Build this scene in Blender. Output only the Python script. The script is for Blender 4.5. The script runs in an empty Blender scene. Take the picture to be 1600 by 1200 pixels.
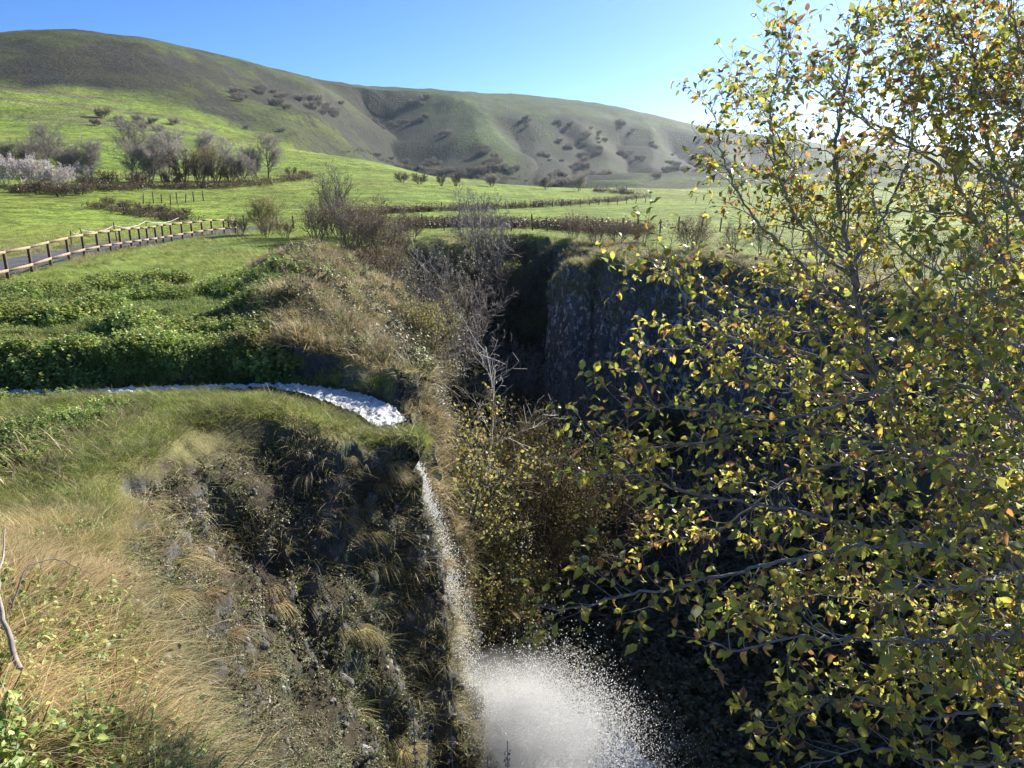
import bpy, math, random, time
import numpy as np
from mathutils import Vector, Matrix, Euler

T0 = time.time()
SC = bpy.context.scene
COL = SC.collection
random.seed(7)
RNG = np.random.default_rng(7)

# ------------------------------------------------------------------ camera
F_PX, PITCH, CAM_Z = 1200.0, math.radians(15.4), 5.0
cam_d = bpy.data.cameras.new('camera')
cam_d.sensor_width = 36.0
cam_d.lens = 36.0 * F_PX / 1600.0
cam_d.clip_start = 0.1
cam_d.clip_end = 20000.0
cam = bpy.data.objects.new('camera', cam_d)
COL.objects.link(cam)
cam.location = (0, 0, CAM_Z)
cam.rotation_euler = (math.pi / 2 - PITCH, 0, 0)
SC.camera = cam

# ------------------------------------------------------------------ sky, sun, exposure
SUN_AZ, SUN_EL = math.radians(38), math.radians(29)
world = bpy.data.worlds.new('World')
SC.world = world
world.use_nodes = True
wn = world.node_tree.nodes
wl = world.node_tree.links
bg = wn['Background']
sky = wn.new('ShaderNodeTexSky')
sky.sky_type = 'NISHITA'
sky.sun_disc = False
sky.sun_elevation = SUN_EL
sky.sun_rotation = SUN_AZ
sky.altitude = 2000
sky.air_density = 0.7
sky.dust_density = 2.2
sky.ozone_density = 8.0
hsv = wn.new('ShaderNodeHueSaturation')
hsv.inputs['Saturation'].default_value = 1.07
wl.new(sky.outputs[0], hsv.inputs['Color'])
wl.new(hsv.outputs[0], bg.inputs[0])
bg.inputs[1].default_value = 0.088
sun_d = bpy.data.lights.new('sun', 'SUN')
sun_d.energy = 5.0
sun_d.angle = math.radians(0.5)
sun_d.color = (1.0, 0.93, 0.80)
sun = bpy.data.objects.new('sun', sun_d)
COL.objects.link(sun)
SUNV = Vector((math.sin(SUN_AZ) * math.cos(SUN_EL), math.cos(SUN_AZ) * math.cos(SUN_EL), math.sin(SUN_EL)))
sun.rotation_euler = SUNV.to_track_quat('Z', 'Y').to_euler()
sun.location = (40, 50, 60)
SC.view_settings.view_transform = 'Standard'
SC.view_settings.look = 'None'
SC.view_settings.gamma = 1.0
SC.view_settings.exposure = 1.15
SC.cycles.max_bounces = 8
SC.cycles.diffuse_bounces = 5
SC.cycles.transmission_bounces = 4
SC.cycles.transparent_max_bounces = 6
SC.cycles.volume_bounces = 3
SC.cycles.caustics_reflective = False
SC.cycles.caustics_refractive = False

# ------------------------------------------------------------------ small maths
CP, SP = math.cos(PITCH), math.sin(PITCH)

def ray(px, py):
    """direction (x right, y forward, z up) of a photo pixel for the standing point"""
    u, v = px - 800.0, 600.0 - py
    return np.array([u, F_PX * CP + v * SP, -F_PX * SP + v * CP])

def on_plane(px, py, z):
    d = ray(px, py)
    t = (z - CAM_Z) / d[2]
    return np.array([0, 0, CAM_Z]) + d * t

def at_range(px, py, rng):
    d = ray(px, py)
    return np.array([0, 0, CAM_Z]) + d * (rng / math.hypot(d[0], d[1]))

def sstep(a, b, x):
    t = np.clip((x - a) / (b - a), 0, 1)
    return t * t * (3 - 2 * t)

def _hash(ix, iy, iz, seed):
    h = (ix.astype(np.uint32) * np.uint32(374761393) + iy.astype(np.uint32) * np.uint32(668265263)
         + iz.astype(np.uint32) * np.uint32(2147483647) + np.uint32((seed * 362437 + 12345) & 0xffffffff))
    h = (h ^ (h >> np.uint32(13))) * np.uint32(1274126177)
    h = h ^ (h >> np.uint32(16))
    h = h * np.uint32(2246822519)
    h = h ^ (h >> np.uint32(15))
    return (h & np.uint32(0xffffff)).astype(np.float32) / np.float32(0x7fffff) - 1.0

def noise(x, y, z=None, seed=0):
    """smooth value noise in -1..1"""
    x = np.asarray(x, np.float32); y = np.asarray(y, np.float32)
    x0 = np.floor(x); y0 = np.floor(y)
    fx = x - x0; fy = y - y0
    fx = fx * fx * fx * (fx * (fx * 6 - 15) + 10)
    fy = fy * fy * fy * (fy * (fy * 6 - 15) + 10)
    ix = x0.astype(np.int64); iy = y0.astype(np.int64)
    def plane(iz):
        a = _hash(ix, iy, iz, seed); b = _hash(ix + 1, iy, iz, seed)
        c = _hash(ix, iy + 1, iz, seed); d = _hash(ix + 1, iy + 1, iz, seed)
        ab = a + (b - a) * fx
        return ab + (c + (d - c) * fx - ab) * fy
    if z is None:
        return plane(np.zeros_like(ix))
    z = np.asarray(z, np.float32)
    z0 = np.floor(z); fz = z - z0
    fz = fz * fz * fz * (fz * (fz * 6 - 15) + 10)
    iz = z0.astype(np.int64)
    p = plane(iz)
    return p + (plane(iz + 1) - p) * fz

def fbm(x, y, z=None, oct=4, seed=0, gain=0.5):
    s = 0; a = 1.0; f = 1.0; n = 0
    for k in range(oct):
        s = s + a * noise(x * f + 17.3 * k, y * f - 9.1 * k, None if z is None else z * f + 4.7 * k, seed + k)
        n += a; a *= gain; f *= 2.03
    return s / n

# ------------------------------------------------------------------ mesh helpers
def make_mesh(name, V, F, cols=None, mats=(), smooth=True, fmat=None):
    """V (n,3); F array (m,3|4) or list of such arrays; cols (n,3) point colours"""
    me = bpy.data.meshes.new(name)
    V = np.ascontiguousarray(V, np.float32)
    Fs = F if isinstance(F, (list, tuple)) else [F]
    Fs = [np.ascontiguousarray(f, np.int32) for f in Fs if len(f)]
    nl = sum(f.size for f in Fs); nf = sum(len(f) for f in Fs)
    me.vertices.add(len(V)); me.vertices.foreach_set('co', V.ravel())
    me.loops.add(nl); me.polygons.add(nf)
    me.loops.foreach_set('vertex_index', np.concatenate([f.ravel() for f in Fs]))
    tot = np.concatenate([np.full(len(f), f.shape[1], np.int32) for f in Fs])
    start = np.concatenate([[0], np.cumsum(tot)[:-1]]).astype(np.int32)
    me.polygons.foreach_set('loop_start', start)
    if smooth:
        me.polygons.foreach_set('use_smooth', np.ones(nf, bool))
    for m in mats:
        me.materials.append(m)
    if fmat is not None:
        me.polygons.foreach_set('material_index', np.ascontiguousarray(fmat, np.int32))
    if cols is not None:
        a = me.attributes.new('col', 'FLOAT_COLOR', 'POINT')
        c4 = np.ones((len(V), 4), np.float32); c4[:, :3] = cols
        a.data.foreach_set('color', c4.ravel())
    me.update(calc_edges=True)
    return me

class Geo:
    """collects pieces of one mesh"""
    def __init__(s):
        s.v = []; s.t = []; s.q = []; s.c = []; s.n = 0
    def add(s, v, t=None, q=None, c=(1, 1, 1)):
        v = np.asarray(v, np.float32)
        if t is not None and len(t): s.t.append(np.asarray(t, np.int64) + s.n)
        if q is not None and len(q): s.q.append(np.asarray(q, np.int64) + s.n)
        c = np.asarray(c, np.float32)
        s.c.append(np.broadcast_to(c, (len(v), 3)) if c.ndim == 1 else c)
        s.v.append(v); s.n += len(v)
    def mesh(s, name, mats, smooth=True):
        F = []
        if s.q: F.append(np.concatenate(s.q))
        if s.t: F.append(np.concatenate(s.t))
        return make_mesh(name, np.concatenate(s.v), F, np.concatenate(s.c), mats, smooth)

def link(name, me, parent=None, loc=None, rot=None, scale=None):
    o = bpy.data.objects.new(name, me)
    COL.objects.link(o)
    if parent is not None: o.parent = parent
    if loc is not None: o.location = loc
    if rot is not None: o.rotation_euler = rot
    if scale is not None: o.scale = scale if hasattr(scale, '__len__') else (scale,) * 3
    return o

def empty(name, loc, rz=0.0, scale=1.0):
    o = bpy.data.objects.new(name, None)
    COL.objects.link(o)
    o.location = loc; o.rotation_euler = (0, 0, rz); o.scale = (scale,) * 3
    o.empty_display_size = 0.1
    return o

def tag(o, label=None, cat=None, group=None, kind=None):
    if label: o['label'] = label
    if cat: o['category'] = cat
    if group: o['group'] = group
    if kind: o['kind'] = kind
    return o

def tube(geo, path, rad, sides=4, c=(1, 1, 1), cap=False):
    P = np.asarray(path, np.float64); n = len(P)
    R = np.broadcast_to(np.asarray(rad, np.float64), (n,))
    T = np.gradient(P, axis=0)
    T /= np.linalg.norm(T, axis=1)[:, None] + 1e-9
    up = np.array([0, 0, 1.0]) if abs(T[0, 2]) < 0.9 else np.array([1.0, 0, 0])
    A = np.cross(T, up); A /= np.linalg.norm(A, axis=1)[:, None] + 1e-9
    B = np.cross(T, A)
    th = np.arange(sides) * (2 * math.pi / sides)
    ring = np.cos(th)[None, :, None] * A[:, None, :] + np.sin(th)[None, :, None] * B[:, None, :]
    V = (P[:, None, :] + ring * R[:, None, None]).reshape(-1, 3)
    i = np.arange(n - 1)[:, None] * sides; j = np.arange(sides)[None, :]; j2 = (j + 1) % sides
    Q = np.stack([i + j, i + j2, i + sides + j2, i + sides + j], -1).reshape(-1, 4)
    t = None
    if cap:
        t = [[(n - 1) * sides, (n - 1) * sides + k, (n - 1) * sides + k + 1] for k in range(1, sides - 1)]
        t += [[0, k + 1, k] for k in range(1, sides - 1)]
    geo.add(V, t=t, q=Q, c=c)

def box(geo, p, size, c=(1, 1, 1), R=None):
    s = np.array(size) / 2.0
    V = np.array([[x, y, z] for x in (-1, 1) for y in (-1, 1) for z in (-1, 1)], float) * s
    if R is not None: V = V @ np.asarray(R).T
    Q = [[0, 1, 3, 2], [4, 6, 7, 5], [0, 4, 5, 1], [2, 3, 7, 6], [0, 2, 6, 4], [1, 5, 7, 3]]
    geo.add(V + np.array(p), q=Q, c=c)

# ------------------------------------------------------------------ materials
def new_mat(name):
    m = bpy.data.materials.new(name); m.use_nodes = True
    nt = m.node_tree
    for n in list(nt.nodes): nt.nodes.remove(n)
    out = nt.nodes.new('ShaderNodeOutputMaterial')
    return m, nt, out

def N(nt, typ, **kw):
    n = nt.nodes.new(typ)
    for k, v in kw.items():
        if k in ('ins',):
            for kk, vv in v.items(): n.inputs[kk].default_value = vv
        else: setattr(n, k, v)
    return n

def attr_col(nt, varnoise=0.35, scale=3.0, hue=0.0, detail=3.0, rnd=0.0):
    """the 'col' attribute, varied by world-space noise"""
    a = N(nt, 'ShaderNodeAttribute', attribute_name='col')
    g = N(nt, 'ShaderNodeNewGeometry')
    no = N(nt, 'ShaderNodeTexNoise', ins={'Scale': scale, 'Detail': detail})
    nt.links.new(g.outputs['Position'], no.inputs['Vector'])
    mr = N(nt, 'ShaderNodeMapRange', ins={'From Min': 0.3, 'From Max': 0.7, 'To Min': 1 - varnoise, 'To Max': 1 + varnoise})
    nt.links.new(no.outputs['Fac'], mr.inputs['Value'])
    hs = N(nt, 'ShaderNodeHueSaturation')
    nt.links.new(a.outputs['Color'], hs.inputs['Color'])
    if rnd:
        oi = N(nt, 'ShaderNodeObjectInfo')
        m2 = N(nt, 'ShaderNodeMapRange', ins={'To Min': 1 - rnd, 'To Max': 1 + rnd})
        nt.links.new(oi.outputs['Random'], m2.inputs['Value'])
        mu = N(nt, 'ShaderNodeMath', operation='MULTIPLY')
        nt.links.new(mr.outputs[0], mu.inputs[0]); nt.links.new(m2.outputs[0], mu.inputs[1])
        nt.links.new(mu.outputs[0], hs.inputs['Value'])
    else:
        nt.links.new(mr.outputs[0], hs.inputs['Value'])
    if hue:
        n2 = N(nt, 'ShaderNodeTexNoise', ins={'Scale': scale * 0.37, 'Detail': 2.0})
        nt.links.new(g.outputs['Position'], n2.inputs['Vector'])
        m3 = N(nt, 'ShaderNodeMapRange', ins={'From Min': 0.3, 'From Max': 0.7, 'To Min': 0.5 - hue, 'To Max': 0.5 + hue})
        nt.links.new(n2.outputs['Fac'], m3.inputs['Value'])
        nt.links.new(m3.outputs[0], hs.inputs['Hue'])
    return hs.outputs['Color'], g

def mat_leaf(name, trans=0.45, rough=0.5, var=0.3, scale=2.0, hue=0.02, spec=0.3, rnd=0.0, tint=(1.0, 1.0, 1.0)):
    m, nt, out = new_mat(name)
    c, g = attr_col(nt, var, scale, hue, rnd=rnd)
    p = N(nt, 'ShaderNodeBsdfPrincipled', ins={'Roughness': rough, 'Specular IOR Level': spec})
    t = N(nt, 'ShaderNodeBsdfTranslucent')
    nt.links.new(c, p.inputs['Base Color'])
    mt = N(nt, 'ShaderNodeMix', data_type='RGBA', blend_type='MULTIPLY', ins={'Factor': 1.0})
    nt.links.new(c, mt.inputs['A']); mt.inputs['B'].default_value = tint + (1,)
    nt.links.new(mt.outputs['Result'], t.inputs['Color'])
    mx = N(nt, 'ShaderNodeMixShader', ins={'Fac': trans})
    nt.links.new(p.outputs[0], mx.inputs[1]); nt.links.new(t.outputs[0], mx.inputs[2])
    nt.links.new(mx.outputs[0], out.inputs['Surface'])
    return m

def mat_solid(name, rough=0.85, var=0.35, scale=8.0, bump=0.3, bscale=30.0, bdist=0.02, hue=0.01, spec=0.2, rnd=0.0, fine=None):
    m, nt, out = new_mat(name)
    c, g = attr_col(nt, var, scale, hue, detail=6.0, rnd=rnd)
    if fine:
        n3 = N(nt, 'ShaderNodeTexNoise', ins={'Scale': fine[0], 'Detail': 4.0, 'Roughness': 0.7})
        nt.links.new(g.outputs['Position'], n3.inputs['Vector'])
        mr = N(nt, 'ShaderNodeMapRange', ins={'From Min': 0.3, 'From Max': 0.7, 'To Min': 1 - fine[1], 'To Max': 1 + fine[1]})
        nt.links.new(n3.outputs['Fac'], mr.inputs['Value'])
        vm = N(nt, 'ShaderNodeVectorMath', operation='SCALE')
        nt.links.new(c, vm.inputs[0]); nt.links.new(mr.outputs[0], vm.inputs['Scale'])
        c = vm.outputs[0]
    p = N(nt, 'ShaderNodeBsdfPrincipled', ins={'Roughness': rough, 'Specular IOR Level': spec})
    nt.links.new(c, p.inputs['Base Color'])
    if bump:
        no = N(nt, 'ShaderNodeTexNoise', ins={'Scale': bscale, 'Detail': 6.0, 'Roughness': 0.65})
        nt.links.new(g.outputs['Position'], no.inputs['Vector'])
        b = N(nt, 'ShaderNodeBump', ins={'Strength': bump, 'Distance': bdist})
        nt.links.new(no.outputs['Fac'], b.inputs['Height'])
        nt.links.new(b.outputs[0], p.inputs['Normal'])
    nt.links.new(p.outputs[0], out.inputs['Surface'])
    return m

M_GROUND = mat_solid('meadow_turf', var=0.28, scale=0.9, bump=0.6, bscale=14, bdist=0.06, hue=0.015, fine=(9.0, 0.3))
M_HILL = mat_solid('hill_turf', var=0.30, scale=0.035, bump=1.0, bscale=0.35, bdist=2.2, hue=0.014, fine=(0.16, 0.5))
M_BARK = mat_solid('bark', var=0.3, scale=14, bump=0.5, bscale=60, bdist=0.004, spec=0.25)
M_TWIG = mat_solid('twig', var=0.2, scale=2, bump=0.0, spec=0.3, rough=0.6)
M_WOOD = mat_solid('fence_wood', var=0.3, scale=5, bump=0.3, bscale=40, bdist=0.004)
M_LEAF = mat_leaf('autumn_leaf', trans=0.58, rough=0.34, var=0.15, scale=6, spec=0.6)
M_FOLI = mat_leaf('shrub_leaf', trans=0.55, rough=0.5, var=0.3, scale=1.2, rnd=0.15)
M_GRASS = mat_leaf('grass_blade', trans=0.4, rough=0.55, var=0.3, scale=0.7, hue=0.015, spec=0.35, rnd=0.2)
M_HERB = mat_leaf('herb_leaf', trans=0.35, rough=0.45, var=0.3, scale=0.6, hue=0.02, spec=0.4, rnd=0.2)

def mat_rock(name):
    m, nt, out = new_mat(name)
    a = N(nt, 'ShaderNodeAttribute', attribute_name='col')
    g = N(nt, 'ShaderNodeNewGeometry')
    mp = N(nt, 'ShaderNodeMapping'); mp.inputs['Scale'].default_value = (1, 1, 0.6)
    nt.links.new(g.outputs['Position'], mp.inputs['Vector'])
    n1 = N(nt, 'ShaderNodeTexNoise', ins={'Scale': 1.6, 'Detail': 8.0, 'Roughness': 0.65})
    n2 = N(nt, 'ShaderNodeTexNoise', ins={'Scale': 3.6, 'Detail': 7.0, 'Roughness': 0.72})
    for n in (n1, n2): nt.links.new(mp.outputs[0], n.inputs['Vector'])
    mr = N(nt, 'ShaderNodeMapRange', ins={'From Min': 0.3, 'From Max': 0.7, 'To Min': 0.55, 'To Max': 1.5})
    nt.links.new(n1.outputs['Fac'], mr.inputs['Value'])
    vm = N(nt, 'ShaderNodeVectorMath', operation='SCALE')
    nt.links.new(a.outputs['Color'], vm.inputs[0]); nt.links.new(mr.outputs[0], vm.inputs['Scale'])
    # pale lichen, where the alpha-like blue-heavy rock is bare
    li = N(nt, 'ShaderNodeMapRange', ins={'From Min': 0.53, 'From Max': 0.62, 'To Min': 0.0, 'To Max': 1.0})
    nt.links.new(n2.outputs['Fac'], li.inputs['Value'])
    la = N(nt, 'ShaderNodeAttribute', attribute_name='lichen')
    lm = N(nt, 'ShaderNodeMath', operation='MULTIPLY')
    nt.links.new(li.outputs[0], lm.inputs[0]); nt.links.new(la.outputs['Fac'], lm.inputs[1])
    mx = N(nt, 'ShaderNodeMix', data_type='RGBA')
    nt.links.new(lm.outputs[0], mx.inputs['Factor']); nt.links.new(vm.outputs[0], mx.inputs['A'])
    mx.inputs['B'].default_value = (0.62, 0.63, 0.62, 1)
    p = N(nt, 'ShaderNodeBsdfPrincipled', ins={'Roughness': 0.85, 'Specular IOR Level': 0.25})
    nt.links.new(mx.outputs['Result'], p.inputs['Base Color'])
    b = N(nt, 'ShaderNodeBump', ins={'Strength': 0.8, 'Distance': 0.12})
    nt.links.new(n2.outputs['Fac'], b.inputs['Height'])
    nt.links.new(b.outputs[0], p.inputs['Normal'])
    nt.links.new(p.outputs[0], out.inputs['Surface'])
    return m
M_ROCK = mat_rock('basalt_rock')

# ================================================================== TERRAIN
# rim of the gorge in plan: x, y, rounding width, rounding drop, cliff width, cliff drop
RIM = [(12, -14, 3, 2, 4, 8), (2.2, -6, 3, 2.6, 4, 8), (-0.8, -1.2, 1.8, 2.0, 3.5, 8), (-2.1, 2.0, 0.9, 0.8, 3.0, 9), (-3.3, 4.4, 0.8, 0.8, 3.6, 9),
       (-4.7, 6.8, 0.8, 0.8, 4.6, 9), (-6.2, 9.4, 0.8, 0.8, 6.0, 9), (-7.6, 12.3, 0.8, 0.8, 6.8, 9), (-6.9, 14.7, 0.7, 0.8, 6.8, 9),
       (-5.2, 15.8, 0.7, 0.8, 5.6, 9.5), (-3.5, 16.2, 0.6, 0.7, 2.2, 10.5), (-2.35, 16.9, 0.4, 0.6, 0.8, 11), (-2.75, 17.9, 0.4, 0.5, 0.8, 11),
       (-3.3, 18.6, 0.3, 0.3, 1.0, 11), (-3.4, 19.6, 0.3, 0.3, 1.0, 11), (-3.6, 20.8, 0.6, 0.8, 1.2, 9), (-5.0, 22.6, 1.6, 1.3, 1.2, 7), (-6.4, 26, 2.8, 2.0, 1.4, 7),
       (-7.4, 31, 3.4, 2.3, 1.6, 7), (-9.2, 38, 4, 2.6, 2, 7), (-10.5, 46, 3, 2.5, 4, 6), (-9.5, 54, 2, 2, 5, 6), (-6, 61, 2, 2, 6, 6), (-1, 64, 2, 2, 6, 6),
       (4.4, 61.5, 1.5, 1.5, 3, 7), (6.0, 56, 1.2, 1.2, 1.2, 8), (5.8, 51, 1.5, 1.8, 1.1, 8), (7.0, 47.9, 1.6, 1.9, 1.1, 8), (10, 46.0, 1.6, 1.8, 1.1, 8),
       (13.2, 44, 1, 1, 1.5, 8.5), (15.8, 38, 1.5, 1.5, 2.5, 8), (17, 30, 1.5, 1.5, 2.5, 8), (18.5, 20, 2, 1.5, 3, 8), (20, 8, 2, 2, 4, 8), (24, -8, 2, 2, 4, 8), (20, -16, 2, 2, 4, 8)]
RIM = np.array(RIM, float)
STREAM = np.array([on_plane(px, py, -0.5) for px, py in
                   ((-700, 590), (-300, 604), (-40, 612), (110, 613), (220, 607), (330, 603), (420, 601), (480, 606), (540, 618), (585, 632), (612, 645))])
LIP = STREAM[-1]

def seg_info(x, y, poly, closed):
    """distance to a polyline and the index+fraction of the nearest point"""
    best = np.full(x.shape, 1e9); idx = np.zeros(x.shape)
    n = len(poly)
    for i in range(n if closed else n - 1):
        ax, ay = poly[i][:2]; bx_, by_ = poly[(i + 1) % n][:2]
        dx, dy = bx_ - ax, by_ - ay
        t = np.clip(((x - ax) * dx + (y - ay) * dy) / (dx * dx + dy * dy), 0, 1)
        d = (x - ax - t * dx) ** 2 + (y - ay - t * dy) ** 2
        m = d < best
        best[m] = d[m]; idx[m] = (i + t)[m]
    return np.sqrt(best), idx

def inside(x, y, poly):
    r = np.zeros(x.shape, bool); n = len(poly)
    for i in range(n):
        x1, y1 = poly[i][:2]; x2, y2 = poly[(i + 1) % n][:2]
        c = ((y1 > y) != (y2 > y)) & (x < (x2 - x1) * (y - y1) / (y2 - y1 + 1e-12) + x1)
        r ^= c
    return r

def gorge_d(x, y):
    d, idx = seg_info(x, y, RIM, True)
    D = np.where(inside(x, y, RIM), d, -d)
    i0 = np.floor(idx).astype(int) % len(RIM); i1 = (i0 + 1) % len(RIM); t = (idx - np.floor(idx))[..., None]
    par = RIM[i0, 2:] * (1 - t) + RIM[i1, 2:] * t
    return D, par, idx

# far land: for photo columns, (range, photo row) pairs of the ground profile
FAR = {
    -900: [(60, 385), (110, 345), (160, 320), (250, 270), (400, 205), (520, 150), (760, 90), (1300, 95)],
    -300: [(60, 372), (110, 338), (160, 308), (250, 262), (400, 195), (520, 142), (750, 70), (1200, 75)],
    0:   [(60, 372), (110, 334), (160, 303), (250, 257), (400, 192), (520, 140), (750, 62), (1200, 68)],
    120: [(60, 373), (110, 336), (160, 303), (250, 262), (400, 190), (520, 143), (755, 56), (1200, 62)],
    250: [(60, 374), (110, 337), (170, 301), (250, 268), (400, 198), (520, 150), (770, 66), (1200, 74)],
    330: [(60, 374), (110, 336), (170, 299), (255, 268), (410, 207), (550, 155), (810, 86), (1200, 94)],
    420: [(60, 374), (110, 335), (170, 297), (260, 266), (420, 218), (600, 163), (850, 107), (1200, 112)],
    480: [(60, 373), (110, 333), (172, 294), (260, 266), (420, 222), (620, 170), (900, 124), (1300, 127)],
    600: [(60, 370), (110, 331), (180, 290), (260, 271), (420, 238), (660, 190), (1000, 141), (1400, 147)],
    660: [(60, 369), (112, 330), (190, 291), (280, 276), (430, 256), (700, 205), (1050, 142), (1400, 149)],
    720: [(60, 369), (115, 328), (200, 292), (300, 281), (450, 268), (700, 218), (1100, 141), (1500, 149)],
    800: [(60, 369), (120, 326), (220, 296), (350, 285), (500, 268), (780, 212), (1150, 146), (1500, 153)],
    900: [(60, 369), (125, 324), (240, 299), (380, 289), (550, 270), (820, 218), (1200, 156), (1500, 163)],
    1000: [(60, 369), (130, 322), (250, 302), (400, 293), (600, 274), (880, 226), (1250, 177), (1600, 184)],
    1090: [(60, 369), (130, 323), (260, 303), (410, 294), (620, 276), (900, 236), (1280, 197), (1600, 202)],
    1200: [(60, 369), (130, 325), (260, 303), (420, 293), (650, 277), (950, 246), (1300, 213), (1700, 218)],
    1400: [(60, 370), (130, 328), (260, 304), (420, 293), (650, 279), (950, 256), (1400, 231), (1800, 236)],
    1600: [(60, 372), (130, 330), (260, 306), (420, 296), (650, 282), (950, 264), (1500, 246), (2000, 249)],
    2600: [(60, 378), (130, 334), (260, 309), (420, 298), (650, 284), (950, 268), (1500, 252), (2000, 254)],
}
def build_far_table():
    lr = np.linspace(math.log(60), math.log(9000), 260)
    azs, rows, sky = [], [], []
    for px in sorted(FAR):
        azs.append(math.atan2(px - 800, 1250))
        rr = []; zz = []
        for r, py in FAR[px]:
            d = ray(px, py); rr.append(math.log(r)); zz.append(CAM_Z + r * d[2] / math.hypot(d[0], d[1]))
        rr += [math.log(2600), math.log(5000), math.log(9000)]; zz += [zz[-1] * 0.9, 20, 10]
        rows.append(np.interp(lr, rr, zz))
    azs = np.array(azs); rows = np.array(rows)
    ag = np.linspace(azs[0], azs[-1], 400)
    Z = np.array([np.interp(ag, azs, rows[:, k]) for k in range(len(lr))]).T
    def blur(a, n, axis):
        k = np.hanning(n + 2)[1:-1]; k /= k.sum()
        pad = [(0, 0), (0, 0)]; pad[axis] = (n // 2, n // 2)
        ap = np.pad(a, pad, mode='edge')
        return np.apply_along_axis(lambda v: np.convolve(v, k, 'valid'), axis, ap)
    Z = blur(blur(Z, 9, 1), 15, 0)
    return ag, lr, Z
FAG, FLR, FZ = build_far_table()

def far_z(az, r):
    a = np.clip((az - FAG[0]) / (FAG[1] - FAG[0]), 0, len(FAG) - 1.001)
    l = np.clip((np.log(np.maximum(r, 1)) - FLR[0]) / (FLR[1] - FLR[0]), 0, len(FLR) - 1.001)
    a0 = a.astype(int); l0 = l.astype(int); fa = a - a0; fl = l - l0
    return (FZ[a0, l0] * (1 - fa) * (1 - fl) + FZ[a0 + 1, l0] * fa * (1 - fl) + FZ[a0, l0 + 1] * (1 - fa) * fl + FZ[a0 + 1, l0 + 1] * fa * fl)

def gp(px, py, r):
    p = at_range(px, py, r); return p[:2]
# gullies of the far hill: plan polyline, depth, width on the shaded side and on the sunny side
GULLIES = [
    ([gp(560, 150, 1000), gp(610, 165, 860), gp(640, 205, 700), gp(672, 235, 560), gp(695, 262, 440), gp(712, 275, 380)], 38, 105, 85),
    ([gp(800, 190, 900), gp(835, 215, 760), gp(850, 235, 640), gp(835, 255, 540)], 17, 80, 45),
    ([gp(880, 185, 950), gp(915, 225, 760), gp(905, 250, 600)], 15, 66, 40),
    ([gp(960, 200, 1000), gp(985, 225, 860), gp(1000, 250, 720), gp(1010, 268, 640)], 19, 80, 45),
    ([gp(1040, 208, 1050), gp(1075, 235, 900), gp(1090, 262, 700)], 18, 80, 32),
    ([gp(1150, 215, 1150), gp(1180, 240, 950), gp(1200, 268, 720)], 18, 80, 35),
    ([gp(1300, 225, 1200), gp(1330, 250, 960), gp(1340, 272, 720)], 16, 80, 35),
]
def hill_detail(x, y, r):
    dz = np.zeros(x.shape)
    for pl, dep, ws, wl_ in GULLIES:
        pl = np.array(pl)
        wob = 14 * noise(x / 70, y / 70, seed=41)
        d, idx = seg_info(x + wob, y, pl, False)
        i = np.clip(np.floor(idx).astype(int), 0, len(pl) - 2)
        t = pl[i + 1] - pl[i]
        side = (x + wob - pl[i][..., 0]) * t[..., 1] - (y - pl[i][..., 1]) * t[..., 0]   # direction of t is towards the viewer
        w = np.where(side < 0, ws, wl_)      # x greater than the axis = left-facing slope
        end = sstep(0, 0.35, idx) * (1 - sstep(len(pl) - 1.5, len(pl) - 1.02, idx) * 0.85)
        dz -= dep * end * np.clip(1 - d / w, 0, 1) ** 1.15
    m = sstep(300, 600, r) * (1 - sstep(1600, 2600, r))
    rid = 1 - np.abs(fbm(x / 120, y / 330, oct=4, seed=50))
    dz += m * (rid - 0.75) * 6
    dz += sstep(90, 400, r) * 2.2 * fbm(x / 60, y / 60, oct=4, seed=55)
    dz += sstep(200, 700, r) * 5 * noise(x / 170, y / 170, seed=58)
    return dz

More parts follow.
